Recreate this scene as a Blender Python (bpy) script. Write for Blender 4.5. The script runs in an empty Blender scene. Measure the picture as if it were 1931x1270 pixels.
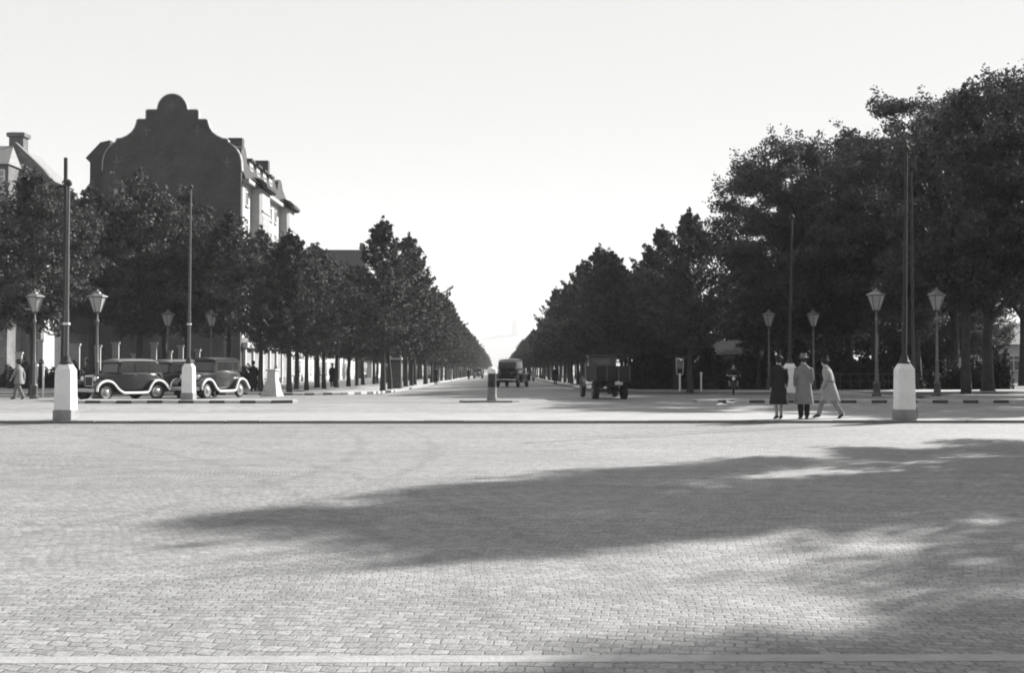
import bpy, bmesh, math, random
import numpy as np
from mathutils import Vector, Matrix, Euler
R = math.radians
S = bpy.context.scene
COL = S.collection
# ------------------------------------------------------------------ camera
F = 2330.0                      # focal length in pixels of the 1931 px wide photograph
CAMZ = 1.66
cam_d = bpy.data.cameras.new('camera'); cam = bpy.data.objects.new('camera', cam_d); COL.objects.link(cam)
cam_d.sensor_width = 36; cam_d.lens = 36 * F / 1931; cam_d.clip_start = .1; cam_d.clip_end = 20000
cam.location = (0, 0, CAMZ); cam.rotation_euler = (R(90 + 1.205), 0, R(-0.602)); S.camera = cam
# ------------------------------------------------------------------ light
SUN_EL = 29.0
SUN_DIR = Vector((.78 * math.cos(R(SUN_EL)), .626 * math.cos(R(SUN_EL)), math.sin(R(SUN_EL))))   # towards the sun
sun_d = bpy.data.lights.new('sun', 'SUN'); sun = bpy.data.objects.new('sun', sun_d); COL.objects.link(sun)
sun_d.energy = 5.0; sun_d.angle = R(.6); sun_d.color = (1, .985, .965)
sun.rotation_euler = SUN_DIR.to_track_quat('Z', 'Y').to_euler(); sun.location = (60, 60, 60)
W = bpy.data.worlds.new('World'); S.world = W; W.use_nodes = True
nt = W.node_tree; nt.nodes.clear()
sky = nt.nodes.new('ShaderNodeTexSky'); sky.sky_type = 'NISHITA'; sky.sun_disc = False
sky.sun_elevation = R(SUN_EL); sky.sun_rotation = math.atan2(.78, .626); sky.dust_density = 3.0; sky.air_density = 1.5
bw = nt.nodes.new('ShaderNodeRGBToBW'); nt.links.new(sky.outputs[0], bw.inputs[0])
pw = nt.nodes.new('ShaderNodeMath'); pw.operation = 'POWER'; pw.inputs[1].default_value = .08; nt.links.new(bw.outputs[0], pw.inputs[0])
ml = nt.nodes.new('ShaderNodeMath'); ml.operation = 'MULTIPLY'; ml.inputs[1].default_value = 2.3; nt.links.new(pw.outputs[0], ml.inputs[0])
bg = nt.nodes.new('ShaderNodeBackground'); bg.inputs['Strength'].default_value = .1
nt.links.new(ml.outputs[0], bg.inputs['Color'])
wo = nt.nodes.new('ShaderNodeOutputWorld'); nt.links.new(bg.outputs[0], wo.inputs['Surface'])
S.view_settings.view_transform = 'Standard'; S.view_settings.look = 'None'; S.view_settings.gamma = 1
S.view_settings.exposure = 1.5
S.render.engine = 'CYCLES'
S.cycles.pixel_filter_type = 'BLACKMAN_HARRIS'; S.cycles.filter_width = 1.9
S.cycles.volume_bounces = 1; S.cycles.max_bounces = 6; S.cycles.transparent_max_bounces = 8

# ------------------------------------------------------------------ geometry of the view
RM = cam.rotation_euler.to_matrix()
def ray(px, py): return RM @ Vector(((px - 965.5) / F, (635 - py) / F, -1))
def at(px, py, Y):
    v = ray(px, py); t = Y / v.y
    return Vector((v.x * t, Y, CAMZ + v.z * t))
def gz(y):
    return 0.0 if y <= 55 else (-.0073 * (y - 55) if y < 1000 else -6.9)
def X(px, Y): return at(px, 684, Y).x
def Zh(py, Y, px=941): return at(px, py, Y).z - gz(Y)
RNG = random.Random(7)

# ------------------------------------------------------------------ helpers
class MB:
    def __init__(s): s.v = []; s.f = []; s.M = Matrix.Identity(4)
    def add(s, vs, fs):
        o = len(s.v); s.v += [tuple(s.M @ Vector(p)) for p in vs]; s.f += [tuple(i + o for i in f) for f in fs]; return s
    def box(s, c, d, rz=0, top=1.0, topy=None):
        x, y, z = d[0] / 2, d[1] / 2, d[2] / 2; ty = top if topy is None else topy
        m = Matrix.Rotation(rz, 3, 'Z'); vs = []
        for zz, kx, ky in ((-z, 1, 1), (z, top, ty)):
            for a, b in ((-1, -1), (1, -1), (1, 1), (-1, 1)):
                vs.append(Vector(c) + m @ Vector((a * x * kx, b * y * ky, zz)))
        return s.add(vs, [(3, 2, 1, 0), (4, 5, 6, 7), (0, 1, 5, 4), (1, 2, 6, 5), (2, 3, 7, 6), (3, 0, 4, 7)])
    def bb(s, x0, x1, y0, y1, z0, z1): return s.box(((x0 + x1) / 2, (y0 + y1) / 2, (z0 + z1) / 2), (x1 - x0, y1 - y0, z1 - z0))
    def tube(s, pts, rad, n=8, cap=True):
        pts = [Vector(p) for p in pts]
        if not hasattr(rad, '__len__'): rad = [rad] * len(pts)
        vs = []; fs = []; up = None
        for i, p in enumerate(pts):
            t = (pts[min(i + 1, len(pts) - 1)] - pts[max(i - 1, 0)]).normalized()
            if up is None:
                up = Vector((0, 0, 1)) if abs(t.z) < .9 else Vector((1, 0, 0))
            a = t.cross(up).normalized(); b = t.cross(a).normalized(); up = a.cross(t) * -1 if False else up
            if abs(t.dot(up)) > .97: up = a
            for k in range(n):
                w = 2 * math.pi * k / n; vs.append(p + (a * math.cos(w) + b * math.sin(w)) * rad[i])
        for i in range(len(pts) - 1):
            for k in range(n):
                k2 = (k + 1) % n; fs.append((i * n + k, i * n + k2, (i + 1) * n + k2, (i + 1) * n + k))
        if cap: fs.append(tuple(range(n))[::-1]); fs.append(tuple((len(pts) - 1) * n + k for k in range(n)))
        return s.add(vs, fs)
    def lathe(s, prof, c=(0, 0, 0), n=12, sx=1, sy=1, axis='z', ph=0):
        vs = []; fs = []
        for r, h in prof:
            for k in range(n):
                w = 2 * math.pi * k / n + ph; q = (r * math.cos(w) * sx, r * math.sin(w) * sy, h)
                if axis == 'y': q = (q[0], q[2], q[1])
                if axis == 'x': q = (q[2], q[0], q[1])
                vs.append(Vector(c) + Vector(q))
        for i in range(len(prof) - 1):
            for k in range(n):
                k2 = (k + 1) % n; fs.append((i * n + k, i * n + k2, (i + 1) * n + k2, (i + 1) * n + k))
        fs.append(tuple(range(n))[::-1]); fs.append(tuple((len(prof) - 1) * n + k for k in range(n)))
        return s.add(vs, fs)
    def ell(s, c, r, n=12, m=8):
        prof = [(max(1e-3, math.sin(math.pi * i / m)), -math.cos(math.pi * i / m)) for i in range(m + 1)]
        vs = []; fs = []
        for a, h in prof:
            for k in range(n):
                w = 2 * math.pi * k / n; vs.append((c[0] + r[0] * a * math.cos(w), c[1] + r[1] * a * math.sin(w), c[2] + r[2] * h))
        for i in range(m):
            for k in range(n):
                k2 = (k + 1) % n; fs.append((i * n + k, i * n + k2, (i + 1) * n + k2, (i + 1) * n + k))
        return s.add(vs, fs)
    def prism(s, poly, a, b, plane='xz'):
        """polygon in plane extruded from a to b along the third axis"""
        def q(p, h): return {'xz': (p[0], h, p[1]), 'yz': (h, p[0], p[1]), 'xy': (p[0], p[1], h)}[plane]
        n = len(poly); vs = [q(p, a) for p in poly] + [q(p, b) for p in poly]
        return s.add(vs, [tuple(range(n)), tuple(range(2 * n - 1, n - 1, -1))] + [(i, i + n, (i + 1) % n + n, (i + 1) % n) for i in range(n)])
    def loft(s, rings, cap=True):
        n = len(rings[0]); vs = [p for r in rings for p in r]; fs = []
        for i in range(len(rings) - 1):
            for k in range(n):
                k2 = (k + 1) % n; fs.append((i * n + k, i * n + k2, (i + 1) * n + k2, (i + 1) * n + k))
        if cap: fs.append(tuple(range(n))[::-1]); fs.append(tuple((len(rings) - 1) * n + k for k in range(n)))
        return s.add(vs, fs)
    def build(s, name, mat, parent=None, smooth=False, bevel=0, seg=2):
        me = bpy.data.meshes.new(name); me.from_pydata(s.v, [], s.f); me.update()
        b = bmesh.new(); b.from_mesh(me); bmesh.ops.recalc_face_normals(b, faces=b.faces); b.to_mesh(me); b.free()
        if mat: me.materials.append(mat)
        o = bpy.data.objects.new(name, me); COL.objects.link(o)
        if parent: o.parent = parent
        if bevel:
            m = o.modifiers.new('bevel', 'BEVEL'); m.width = bevel; m.segments = seg; m.limit_method = 'ANGLE'; m.angle_limit = R(35)
        if smooth:
            for p in me.polygons: p.use_smooth = True
            try: me.set_sharp_from_angle(angle=R(42))
            except Exception: pass
        return o
def tag(o, label=None, cat=None, group=None, kind=None):
    if label: o['label'] = label
    if cat: o['category'] = cat
    if group: o['group'] = group
    if kind: o['kind'] = kind
    return o
def thing(name, label, cat, loc=(0, 0, 0), rz=0, group=None):
    o = bpy.data.objects.new(name, None); COL.objects.link(o); o.empty_display_size = .3
    o.location = loc; o.rotation_euler = (0, 0, rz); return tag(o, label, cat, group)
def copy_tree(o, parent=None):
    c = o.copy(); COL.objects.link(c)
    if parent: c.parent = parent
    for ch in list(o.children): copy_tree(ch, c)
    return c
def dup(o, loc, rz=0, label=None, group=None, sc=None):
    c = copy_tree(o); c.location = loc; c.rotation_euler = (0, 0, rz)
    if label: c['label'] = label
    if group: c['group'] = group
    if sc: c.scale = sc if hasattr(sc, '__len__') else (sc, sc, sc)
    return c

# ------------------------------------------------------------------ materials
def mat(name, v, rough=.85, var=.15, scale=3.0, bump=0.0, metal=0.0, spec=.3, detail=5, coat=0, fine=0):
    m = bpy.data.materials.new(name); m.use_nodes = True; t = m.node_tree; b = t.nodes['Principled BSDF']
    b.inputs['Roughness'].default_value = rough; b.inputs['Metallic'].default_value = metal
    b.inputs['Specular IOR Level'].default_value = spec
    if coat: b.inputs['Coat Weight'].default_value = coat; b.inputs['Coat Roughness'].default_value = .08
    tc = t.nodes.new('ShaderNodeTexCoord'); n = t.nodes.new('ShaderNodeTexNoise')
    n.inputs['Scale'].default_value = scale; n.inputs['Detail'].default_value = detail; n.inputs['Roughness'].default_value = .65
    t.links.new(tc.outputs['Object'], n.inputs['Vector'])
    r = t.nodes.new('ShaderNodeMapRange'); r.inputs['From Min'].default_value = .3; r.inputs['From Max'].default_value = .7
    r.inputs['To Min'].default_value = v * (1 - var); r.inputs['To Max'].default_value = v * (1 + var)
    t.links.new(n.outputs['Fac'], r.inputs['Value']); t.links.new(r.outputs[0], b.inputs['Base Color'])
    if bump:
        bp = t.nodes.new('ShaderNodeBump'); bp.inputs['Strength'].default_value = bump; bp.inputs['Distance'].default_value = .02
        n2 = t.nodes.new('ShaderNodeTexNoise'); n2.inputs['Scale'].default_value = scale * 6; n2.inputs['Detail'].default_value = 4
        t.links.new(tc.outputs['Object'], n2.inputs['Vector']); t.links.new(n2.outputs['Fac'], bp.inputs['Height']); t.links.new(bp.outputs[0], b.inputs['Normal'])
    return m
def brick_mat(name, v, bw_=.25, bh=.075, var=.25, mortar=1.5):
    m = mat(name, v, .9, .4, .55, .4, detail=9); t = m.node_tree; b = t.nodes['Principled BSDF']
    tc = [n for n in t.nodes if n.type == 'TEX_COORD'][0]
    sp = t.nodes.new('ShaderNodeSeparateXYZ'); t.links.new(tc.outputs['Object'], sp.inputs[0])
    ad = t.nodes.new('ShaderNodeMath'); ad.operation = 'ADD'; t.links.new(sp.outputs[0], ad.inputs[0]); t.links.new(sp.outputs[1], ad.inputs[1])
    cb = t.nodes.new('ShaderNodeCombineXYZ'); t.links.new(ad.outputs[0], cb.inputs[0]); t.links.new(sp.outputs[2], cb.inputs[1])
    br = t.nodes.new('ShaderNodeTexBrick'); br.inputs['Scale'].default_value = 1; br.inputs['Brick Width'].default_value = bw_; br.inputs['Row Height'].default_value = bh
    br.inputs['Mortar Size'].default_value = .008; t.links.new(cb.outputs[0], br.inputs['Vector'])
    for k, q in (('Color1', 1 - var), ('Color2', 1 + var), ('Mortar', mortar)): br.inputs[k].default_value = (q, q, q, 1)
    mx = t.nodes.new('ShaderNodeMix'); mx.data_type = 'RGBA'; mx.blend_type = 'MULTIPLY'; mx.inputs[0].default_value = 1
    mr = [n for n in t.nodes if n.type == 'MAP_RANGE'][0]
    t.links.new(mr.outputs[0], mx.inputs[6]); t.links.new(br.outputs['Color'], mx.inputs[7]); t.links.new(mx.outputs[2], b.inputs['Base Color'])
    return m
def setts_mat(name, v, w=.17, h=.115, rot=0.0, warp=1.1, joint=.35, bump=.5, tracks=False):
    m = bpy.data.materials.new(name); m.use_nodes = True; t = m.node_tree; L = t.links.new; N = t.nodes.new
    b = t.nodes['Principled BSDF']; b.inputs['Roughness'].default_value = .72; b.inputs['Specular IOR Level'].default_value = .35
    tc = N('ShaderNodeTexCoord')
    wn = N('ShaderNodeTexNoise'); wn.inputs['Scale'].default_value = .13; wn.inputs['Detail'].default_value = 1; L(tc.outputs['Object'], wn.inputs['Vector'])
    w2 = N('ShaderNodeTexNoise'); w2.inputs['Scale'].default_value = 3.5; w2.inputs['Detail'].default_value = 2; L(tc.outputs['Object'], w2.inputs['Vector'])
    def vm(op, a, bb_=None, val=None):
        q = N('ShaderNodeVectorMath'); q.operation = op; L(a, q.inputs[0])
        if bb_ is not None: L(bb_, q.inputs[1])
        if val is not None:
            if op == 'SCALE': q.inputs['Scale'].default_value = val
            else: q.inputs[1].default_value = val
        return q.outputs[0]
    d1 = vm('SCALE', vm('SUBTRACT', wn.outputs['Color'], None, (.5, .5, .5)), None, warp * 2.2)
    d2 = vm('SCALE', vm('SUBTRACT', w2.outputs['Color'], None, (.5, .5, .5)), None, .09)
    p = vm('ADD', vm('ADD', tc.outputs['Object'], d1), d2)
    mp = N('ShaderNodeMapping'); mp.inputs['Rotation'].default_value = (0, 0, rot); L(p, mp.inputs['Vector'])
    br = N('ShaderNodeTexBrick'); br.inputs['Scale'].default_value = 1; br.inputs['Brick Width'].default_value = w; br.inputs['Row Height'].default_value = h
    br.inputs['Mortar Size'].default_value = .009; br.inputs['Mortar Smooth'].default_value = .7; L(mp.outputs[0], br.inputs['Vector'])
    br.inputs['Color1'].default_value = (.78, .78, .78, 1); br.inputs['Color2'].default_value = (1.18, 1.18, 1.18, 1); br.inputs['Mortar'].default_value = (.0, .0, .0, 1)
    # joints deep and dark only in places
    jn = N('ShaderNodeTexNoise'); jn.inputs['Scale'].default_value = 3.2; jn.inputs['Detail'].default_value = 5; jn.inputs['Roughness'].default_value = .75; L(tc.outputs['Object'], jn.inputs['Vector'])
    jr = N('ShaderNodeMapRange'); jr.inputs['From Min'].default_value = .44; jr.inputs['From Max'].default_value = .72; jr.inputs['To Min'].default_value = .9; jr.inputs['To Max'].default_value = joint; L(jn.outputs['Fac'], jr.inputs['Value'])
    mj = N('ShaderNodeMix'); mj.data_type = 'RGBA'; L(br.outputs['Fac'], mj.inputs[0]); L(br.outputs['Color'], mj.inputs[6]); L(jr.outputs[0], mj.inputs[7])
    # large tone drift: wear, tyre polish, dirt
    def noise(sc, a, bb_, stretch=None, det=4):
        q = N('ShaderNodeTexNoise'); q.inputs['Scale'].default_value = sc; q.inputs['Detail'].default_value = det; q.inputs['Roughness'].default_value = .6
        if stretch:
            mm = N('ShaderNodeMapping'); mm.inputs['Scale'].default_value = stretch[0]; mm.inputs['Rotation'].default_value = (0, 0, stretch[1]); L(tc.outputs['Object'], mm.inputs['Vector']); L(mm.outputs[0], q.inputs['Vector'])
        else: L(tc.outputs['Object'], q.inputs['Vector'])
        r_ = N('ShaderNodeMapRange'); r_.inputs['From Min'].default_value = .32; r_.inputs['From Max'].default_value = .68; r_.inputs['To Min'].default_value = a; r_.inputs['To Max'].default_value = bb_
        L(q.outputs['Fac'], r_.inputs['Value']); return r_.outputs[0]
    def mul(a, c):
        q = N('ShaderNodeMath'); q.operation = 'MULTIPLY'; L(a, q.inputs[0])
        if isinstance(c, float): q.inputs[1].default_value = c
        else: L(c, q.inputs[1])
        return q.outputs[0]
    k = mul(mul(noise(.25, .9, 1.08), noise(1.0, .9, 1.08, ((.05, 1.8, 1), R(-52)), 3)), noise(9, .9, 1.1))
    vo = N('ShaderNodeTexVoronoi'); vo.inputs['Scale'].default_value = .22; L(p, vo.inputs['Vector'])
    vs_ = N('ShaderNodeSeparateColor'); L(vo.outputs['Color'], vs_.inputs[0]); vr = N('ShaderNodeMapRange'); vr.inputs['To Min'].default_value = .94; vr.inputs['To Max'].default_value = 1.05; L(vs_.outputs[0], vr.inputs['Value']); k = mul(k, vr.outputs[0])
    if tracks:
        xy = N('ShaderNodeVectorMath'); xy.operation = 'MULTIPLY'; L(tc.outputs['Object'], xy.inputs[0]); xy.inputs[1].default_value = (1, 1, 0)
        wob = noise(.8, .0, .22)
        for cx_, cy_, rad in ((-30, 22, 27.5), (-30, 22, 28.9), (20, -10, 38.4), (20, -10, 39.8), (14, 60, 44.0), (14, 60, 45.4), (-60, -8, 62.2), (-60, -8, 63.6)):
            ds = N('ShaderNodeVectorMath'); ds.operation = 'DISTANCE'; L(xy.outputs[0], ds.inputs[0]); ds.inputs[1].default_value = (cx_, cy_, 0)
            ad = N('ShaderNodeMath'); ad.operation = 'ADD'; L(ds.outputs['Value'], ad.inputs[0]); L(wob, ad.inputs[1])
            cm = N('ShaderNodeMath'); cm.operation = 'SUBTRACT'; L(ad.outputs[0], cm.inputs[0]); cm.inputs[1].default_value = rad
            ab = N('ShaderNodeMath'); ab.operation = 'ABSOLUTE'; L(cm.outputs[0], ab.inputs[0])
            mr_ = N('ShaderNodeMapRange'); mr_.inputs['From Min'].default_value = .05; mr_.inputs['From Max'].default_value = .16; mr_.inputs['To Min'].default_value = .88; mr_.inputs['To Max'].default_value = 1; L(ab.outputs[0], mr_.inputs['Value']); k = mul(k, mr_.outputs[0])
    k = mul(mul(mul(k, noise(1.4, .96, 1.04)), noise(42, .66, 1.34, None, 6)), v)
    mx = N('ShaderNodeMix'); mx.data_type = 'RGBA'; mx.blend_type = 'MULTIPLY'; mx.inputs[0].default_value = 1
    L(mj.outputs[2], mx.inputs[6]); L(k, mx.inputs[7]); L(mx.outputs[2], b.inputs['Base Color'])
    inv = N('ShaderNodeMath'); inv.operation = 'SUBTRACT'; inv.inputs[0].default_value = 1; L(br.outputs['Fac'], inv.inputs[1])
    fn = N('ShaderNodeTexNoise'); fn.inputs['Scale'].default_value = 14; fn.inputs['Detail'].default_value = 3; L(tc.outputs['Object'], fn.inputs['Vector'])
    hh = N('ShaderNodeMath'); hh.operation = 'MULTIPLY_ADD'; L(fn.outputs['Fac'], hh.inputs[0]); hh.inputs[1].default_value = 1.3; L(inv.outputs[0], hh.inputs[2])
    bp = N('ShaderNodeBump'); bp.inputs['Strength'].default_value = bump; bp.inputs['Distance'].default_value = .012; L(hh.outputs[0], bp.inputs['Height']); L(bp.outputs[0], b.inputs['Normal'])
    return m
def leaf_mat(name, v):
    m = bpy.data.materials.new(name); m.use_nodes = True; t = m.node_tree; b = t.nodes['Principled BSDF']
    b.inputs['Roughness'].default_value = .75; b.inputs['Specular IOR Level'].default_value = .25
    tc = t.nodes.new('ShaderNodeTexCoord'); n = t.nodes.new('ShaderNodeTexNoise'); n.inputs['Scale'].default_value = 2.2; n.inputs['Detail'].default_value = 7
    t.links.new(tc.outputs['Object'], n.inputs['Vector'])
    oi = t.nodes.new('ShaderNodeObjectInfo')
    r = t.nodes.new('ShaderNodeMapRange'); r.inputs['From Min'].default_value = .3; r.inputs['From Max'].default_value = .7
    r.inputs['To Min'].default_value = v * .4; r.inputs['To Max'].default_value = v * 1.9; t.links.new(n.outputs['Fac'], r.inputs['Value'])  # random leaf tone, range widened to put light flecks into the colour
    rr = t.nodes.new('ShaderNodeMapRange'); rr.inputs['To Min'].default_value = .8; rr.inputs['To Max'].default_value = 1.2; t.links.new(oi.outputs['Random'], rr.inputs['Value'])
    mm = t.nodes.new('ShaderNodeMath'); mm.operation = 'MULTIPLY'; t.links.new(r.outputs[0], mm.inputs[0]); t.links.new(rr.outputs[0], mm.inputs[1])
    t.links.new(mm.outputs[0], b.inputs['Base Color'])
    tr = t.nodes.new('ShaderNodeBsdfTranslucent'); t.links.new(mm.outputs[0], tr.inputs['Color'])
    mx = t.nodes.new('ShaderNodeMixShader'); mx.inputs[0].default_value = .16
    t.links.new(b.outputs[0], mx.inputs[1]); t.links.new(tr.outputs[0], mx.inputs[2]); t.links.new(mx.outputs[0], t.nodes['Material Output'].inputs['Surface'])
    return m
M = dict(
    setts=setts_mat('square_setts', .208, .12, .092, R(6), 1.5, .34, .6, True), road=setts_mat('avenue_paving', .225, .3, .2, 0, .5, .6, .3),
    slab=mat('granite_strip', .27, .7, .15, 5, .3), ground=mat('ground_dirt', .1, .95, .3, .6, .5),
    pave=mat('light_pavement', .33, .85, .12, .8, .3), island=mat('island_asphalt', .255, .85, .14, .9, .3),
    kerb=mat('kerb_granite', .16, .8, .2, 2, .3), kerbdark=mat('kerb_black_paint', .055, .6, .3, 3), kerbwhite=mat('kerb_white_paint', .4, .7, .12, 3),
    white=mat('white_paint', .68, .7, .12, 2.2, .25), dirtywhite=mat('worn_white_paint', .42, .8, .14, 4, .3), grime=mat('dirty_plinth', .22, .9, .25, 4, .3),
    pole=mat('pole_steel', .075, .5, .25, 2, 0, .2, .5), poledark=mat('pole_dark_steel', .04, .7, .3, 2, 0, 0, .15), ring=mat('porcelain_ring', .7, .3, .05, 2),
    iron=mat('lamp_iron', .06, .5, .3, 3, 0, 0, .5), ironlight=mat('lamp_post_paint', .14, .55, .2, 3), lamphood=mat('lamp_hood_metal', .2, .3, .3, 4, 0, .6, .5), glass=mat('opal_glass', .32, .3, .1, 6, 0, 0, .6),
    leaf=leaf_mat('leaf_street_tree', .05), leafp=leaf_mat('leaf_park_tree', .054), leafd=leaf_mat('leaf_shrub', .035), bark=mat('bark', .045, .95, .35, 3, .8),
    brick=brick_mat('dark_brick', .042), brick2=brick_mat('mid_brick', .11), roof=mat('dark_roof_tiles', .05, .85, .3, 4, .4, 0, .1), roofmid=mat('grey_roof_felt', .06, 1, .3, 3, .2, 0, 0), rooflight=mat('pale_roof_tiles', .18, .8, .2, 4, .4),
    stucco=mat('pale_stucco', .4, .9, .12, 1.2, .1), stucco2=mat('grey_stucco', .3, .9, .15, 1.2, .1), trim=mat('stone_trim', .26, .8, .15, 2, .1),
    pane=mat('window_glass', .03, .12, .2, 1, 0, 0, .8), panelight=mat('curtained_glass', .3, .3, .3, 1.3, 0, 0, .6), frame=mat('window_frame_paint', .7, .6, .05, 2),
    carblack=mat('car_black_paint', .02, .3, .2, 2, 0, 0, .4, 5, .35), cargrey=mat('car_grey_paint', .035, .3, .2, 2, 0, 0, .6, 5, .8), chrome=mat('chrome', .6, .18, .05, 2, 0, 1), tyre=mat('tyre_rubber', .025, .9, .2, 8),
    rimgrey=mat('wheel_disc_paint', .2, .4, .2, 4), carroof=mat('car_roof_sheen_grey', .12, .28, .2, 3, 0, 0, .6), carwhite=mat('white_fender_line', .75, .4, .05, 2), cargowood=mat('lorry_planks', .022, .8, .3, 2, .2), lorrycab=mat('lorry_cab_paint', .06, .5, .2, 2),  # car roof greyer than the body, its highlights put into the colour
    skin=mat('skin', .38, .6, .08, 8), dark=mat('dark_wool', .018, .95, .3, 9, .3), grey=mat('grey_wool', .17, .95, .15, 9, .3), light=mat('light_coat_cloth', .27, .95, .12, 7, .3), mid=mat('grey_cloth', .2, .95, .15, 7, .3), hair=mat('dark_hair', .03, .8, .3, 20), hat=mat('felt_hat', .15, .9, .12, 10), shoe=mat('black_shoe', .015, .4, .2, 10), stocking=mat('stocking', .22, .7, .1, 10),
    paper=mat('paper_scrap', .75, .8, .05, 6), hill=mat('distant_slope', .1, .95, .4, .01, 0), far=mat('distant_masonry', .3, .95, .2, .05), wood=mat('weathered_wood', .16, .9, .3, 3, .2))

# ------------------------------------------------------------------ the setting
def strip(name, xs, ys, m, dz, kind='structure'):
    """sheet over the grid xs, ys following the slope of the ground"""
    q = MB(); n = len(xs)
    q.add([(x, y, gz(y) + dz) for y in ys for x in xs], [(j * n + i, j * n + i + 1, (j + 1) * n + i + 1, (j + 1) * n + i) for j in range(len(ys) - 1) for i in range(n - 1)])
    return tag(q.build(name, m), kind=kind)
def slab(name, poly, m, h, base=-.05):
    """raised paving: polygon on one plane of the ground, sides down to the ground"""
    q = MB(); n = len(poly)
    vs = [(x, y, gz(y) + h) for x, y in poly] + [(x, y, gz(y) + base) for x, y in poly]
    q.add(vs, [tuple(range(n))] + [(i, (i + 1) % n, (i + 1) % n + n, i + n) for i in range(n)])
    return tag(q.build(name, m, bevel=.015), kind='structure')
strip('ground', [-9000, -60, 60, 9000], [-40, 55, 1000, 9900], M['ground'], 0)
strip('road_square', [-90, 90], [-30, 55, 66], M['setts'], .006)
strip('paving_strip', [-40, 40], [6.84, 7.0], M['slab'], .0075)
strip('road_avenue', [-6.4, 5.7], [66.0, 1000], M['road'], .006)
strip('road_far_lane', [-90, 90], [40.2, 49.6], M['road'], .010)
XL, XR = -60, 60
slab('pavement_island', [(XL, 33.62), (60, 33.62), (60, 38.6), (XL, 38.6)], M['island'], .08)
q = MB(); x_ = -34.0
while x_ < 34:                      # kerbstones laid end to end, each a little out of line
    l_ = RNG.uniform(.9, 1.5); q.box((x_ + l_ / 2, 33.556 + RNG.uniform(-.007, .007), .015 + RNG.uniform(-.006, .006)), (l_ - RNG.uniform(.008, .03), .12, .135), RNG.uniform(-.004, .004)); x_ += l_
tag(q.build('kerb_island', M['kerb'], bevel=.012), kind='structure')
slab('pavement_left', [(-60, 70), (-22, 68), (-14, 66.2), (-10.2, 65), (-8.6, 66.4), (-7.2, 69.5), (-6.4, 76), (-6.4, 999), (-60, 999)], M['pave'], .1)
slab('pavement_right', [(5.7, 999), (5.7, 84), (6.6, 76), (9, 72), (16, 69.5), (18.4, 64), (19, 58.5), (20.4, 55.6), (24, 55.2), (60, 55.2), (60, 999)], M['pave'], .1)
strip('ground_park', [8.6, 60], [77.5, 400], M['ground'], .106)
strip('ground_dark_patch', [19.4, 60], [57.0, 68.5], M['ground'], .106)  # sheet of darker ground on the right pavement, round the young tree
def kerbstones(name, pts, label):
    """painted kerbstones, alternately dark and light, one object per colour of one kerb"""
    for which, mt in (('dark', M['kerbdark']), ('white', M['kerbwhite'])):
        q = MB(); k = 0
        for (a, b) in zip(pts[:-1], pts[1:]):
            a = Vector(a); b = Vector(b); L_ = (b - a).length; n = max(1, round(L_ / .62)); an = math.atan2(b.y - a.y, b.x - a.x)
            for i in range(n):
                c = a.lerp(b, (i + .5) / n); k += 1
                if (k % 2 == 0) == (which == 'dark'): q.box((c.x, c.y, gz(c.y) + .05), (L_ / n - .012, .14, .15), an)
        tag(q.build('kerb_' + which, mt, bevel=.015), kind='structure')
for sx, x0, x1 in ((-1, -17.3, -9.2), (1, 8.9, 30)):
    if sx < 0: P = [(x0, 50.1), (x1, 50.1), (x1 + .7, 50.5), (x1 + .9, 51.2), (x1 + .6, 51.9), (x1, 52.2), (x0, 52.2)]
    else: P = [(x1, 50.1), (x0, 50.1), (x0 - .7, 50.5), (x0 - .9, 51.2), (x0 - .6, 51.9), (x0, 52.2), (x1, 52.2)]
    slab('pavement_refuge', P, M['island'], .12)
    P2 = [(P[0][0], 50.02)] + [(x + (.09 if sx < 0 else -.09) * (1 if i > 0 else 0), y - .06) for i, (x, y) in enumerate(P[1:3])]
    kerbstones('refuge', P2, '')
kerbstones('corner', [(-24, 68.4), (-14, 66.1), (-10.2, 64.9), (-8.5, 66.3), (-7.1, 69.4), (-6.3, 76), (-6.3, 110)], '')
slab('kerb_right', [(5.6, 300), (5.6, 84), (6.5, 76), (8.95, 71.9), (15.93, 69.38), (15.99, 69.5), (9, 72.0), (6.6, 76.1), (5.69, 84), (5.69, 300)], M['kerb'], .105)
# small refuge round the middle bollard
slab('pavement_middle_refuge', [(-1.35, 50.9), (.55, 50.9), (.85, 51.4), (.55, 51.9), (-1.35, 51.9), (-1.65, 51.4)], M['kerb'], .08)

# ------------------------------------------------------------------ trees
def leaf_object(name, C, size, seed, mt, parent, flat=.35):
    rs = np.random.RandomState(seed); n = len(C)
    nrm = rs.normal(size=(n, 3)); nrm[:, 2] += flat; nrm /= np.linalg.norm(nrm, axis=1)[:, None]
    a = np.cross(nrm, rs.normal(size=(n, 3))); a /= np.linalg.norm(a, axis=1)[:, None]; b = np.cross(nrm, a)
    s = size * rs.uniform(.6, 1.35, (n, 1)); a = a * s; b = b * s * .62
    V = np.empty((n, 4, 3)); V[:, 0] = C - a; V[:, 1] = C + b * .9 - a * .1; V[:, 2] = C + a; V[:, 3] = C - b * .9 - a * .1
    me = bpy.data.meshes.new(name); me.vertices.add(n * 4); me.loops.add(n * 4); me.polygons.add(n)
    me.vertices.foreach_set('co', V.reshape(-1)); me.loops.foreach_set('vertex_index', np.arange(n * 4, dtype=np.int32))
    me.polygons.foreach_set('loop_start', np.arange(0, n * 4, 4, dtype=np.int32)); me.update(calc_edges=True); me.validate()
    me.materials.append(mt); o = bpy.data.objects.new(name, me); COL.objects.link(o); o.parent = parent; return o
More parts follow.
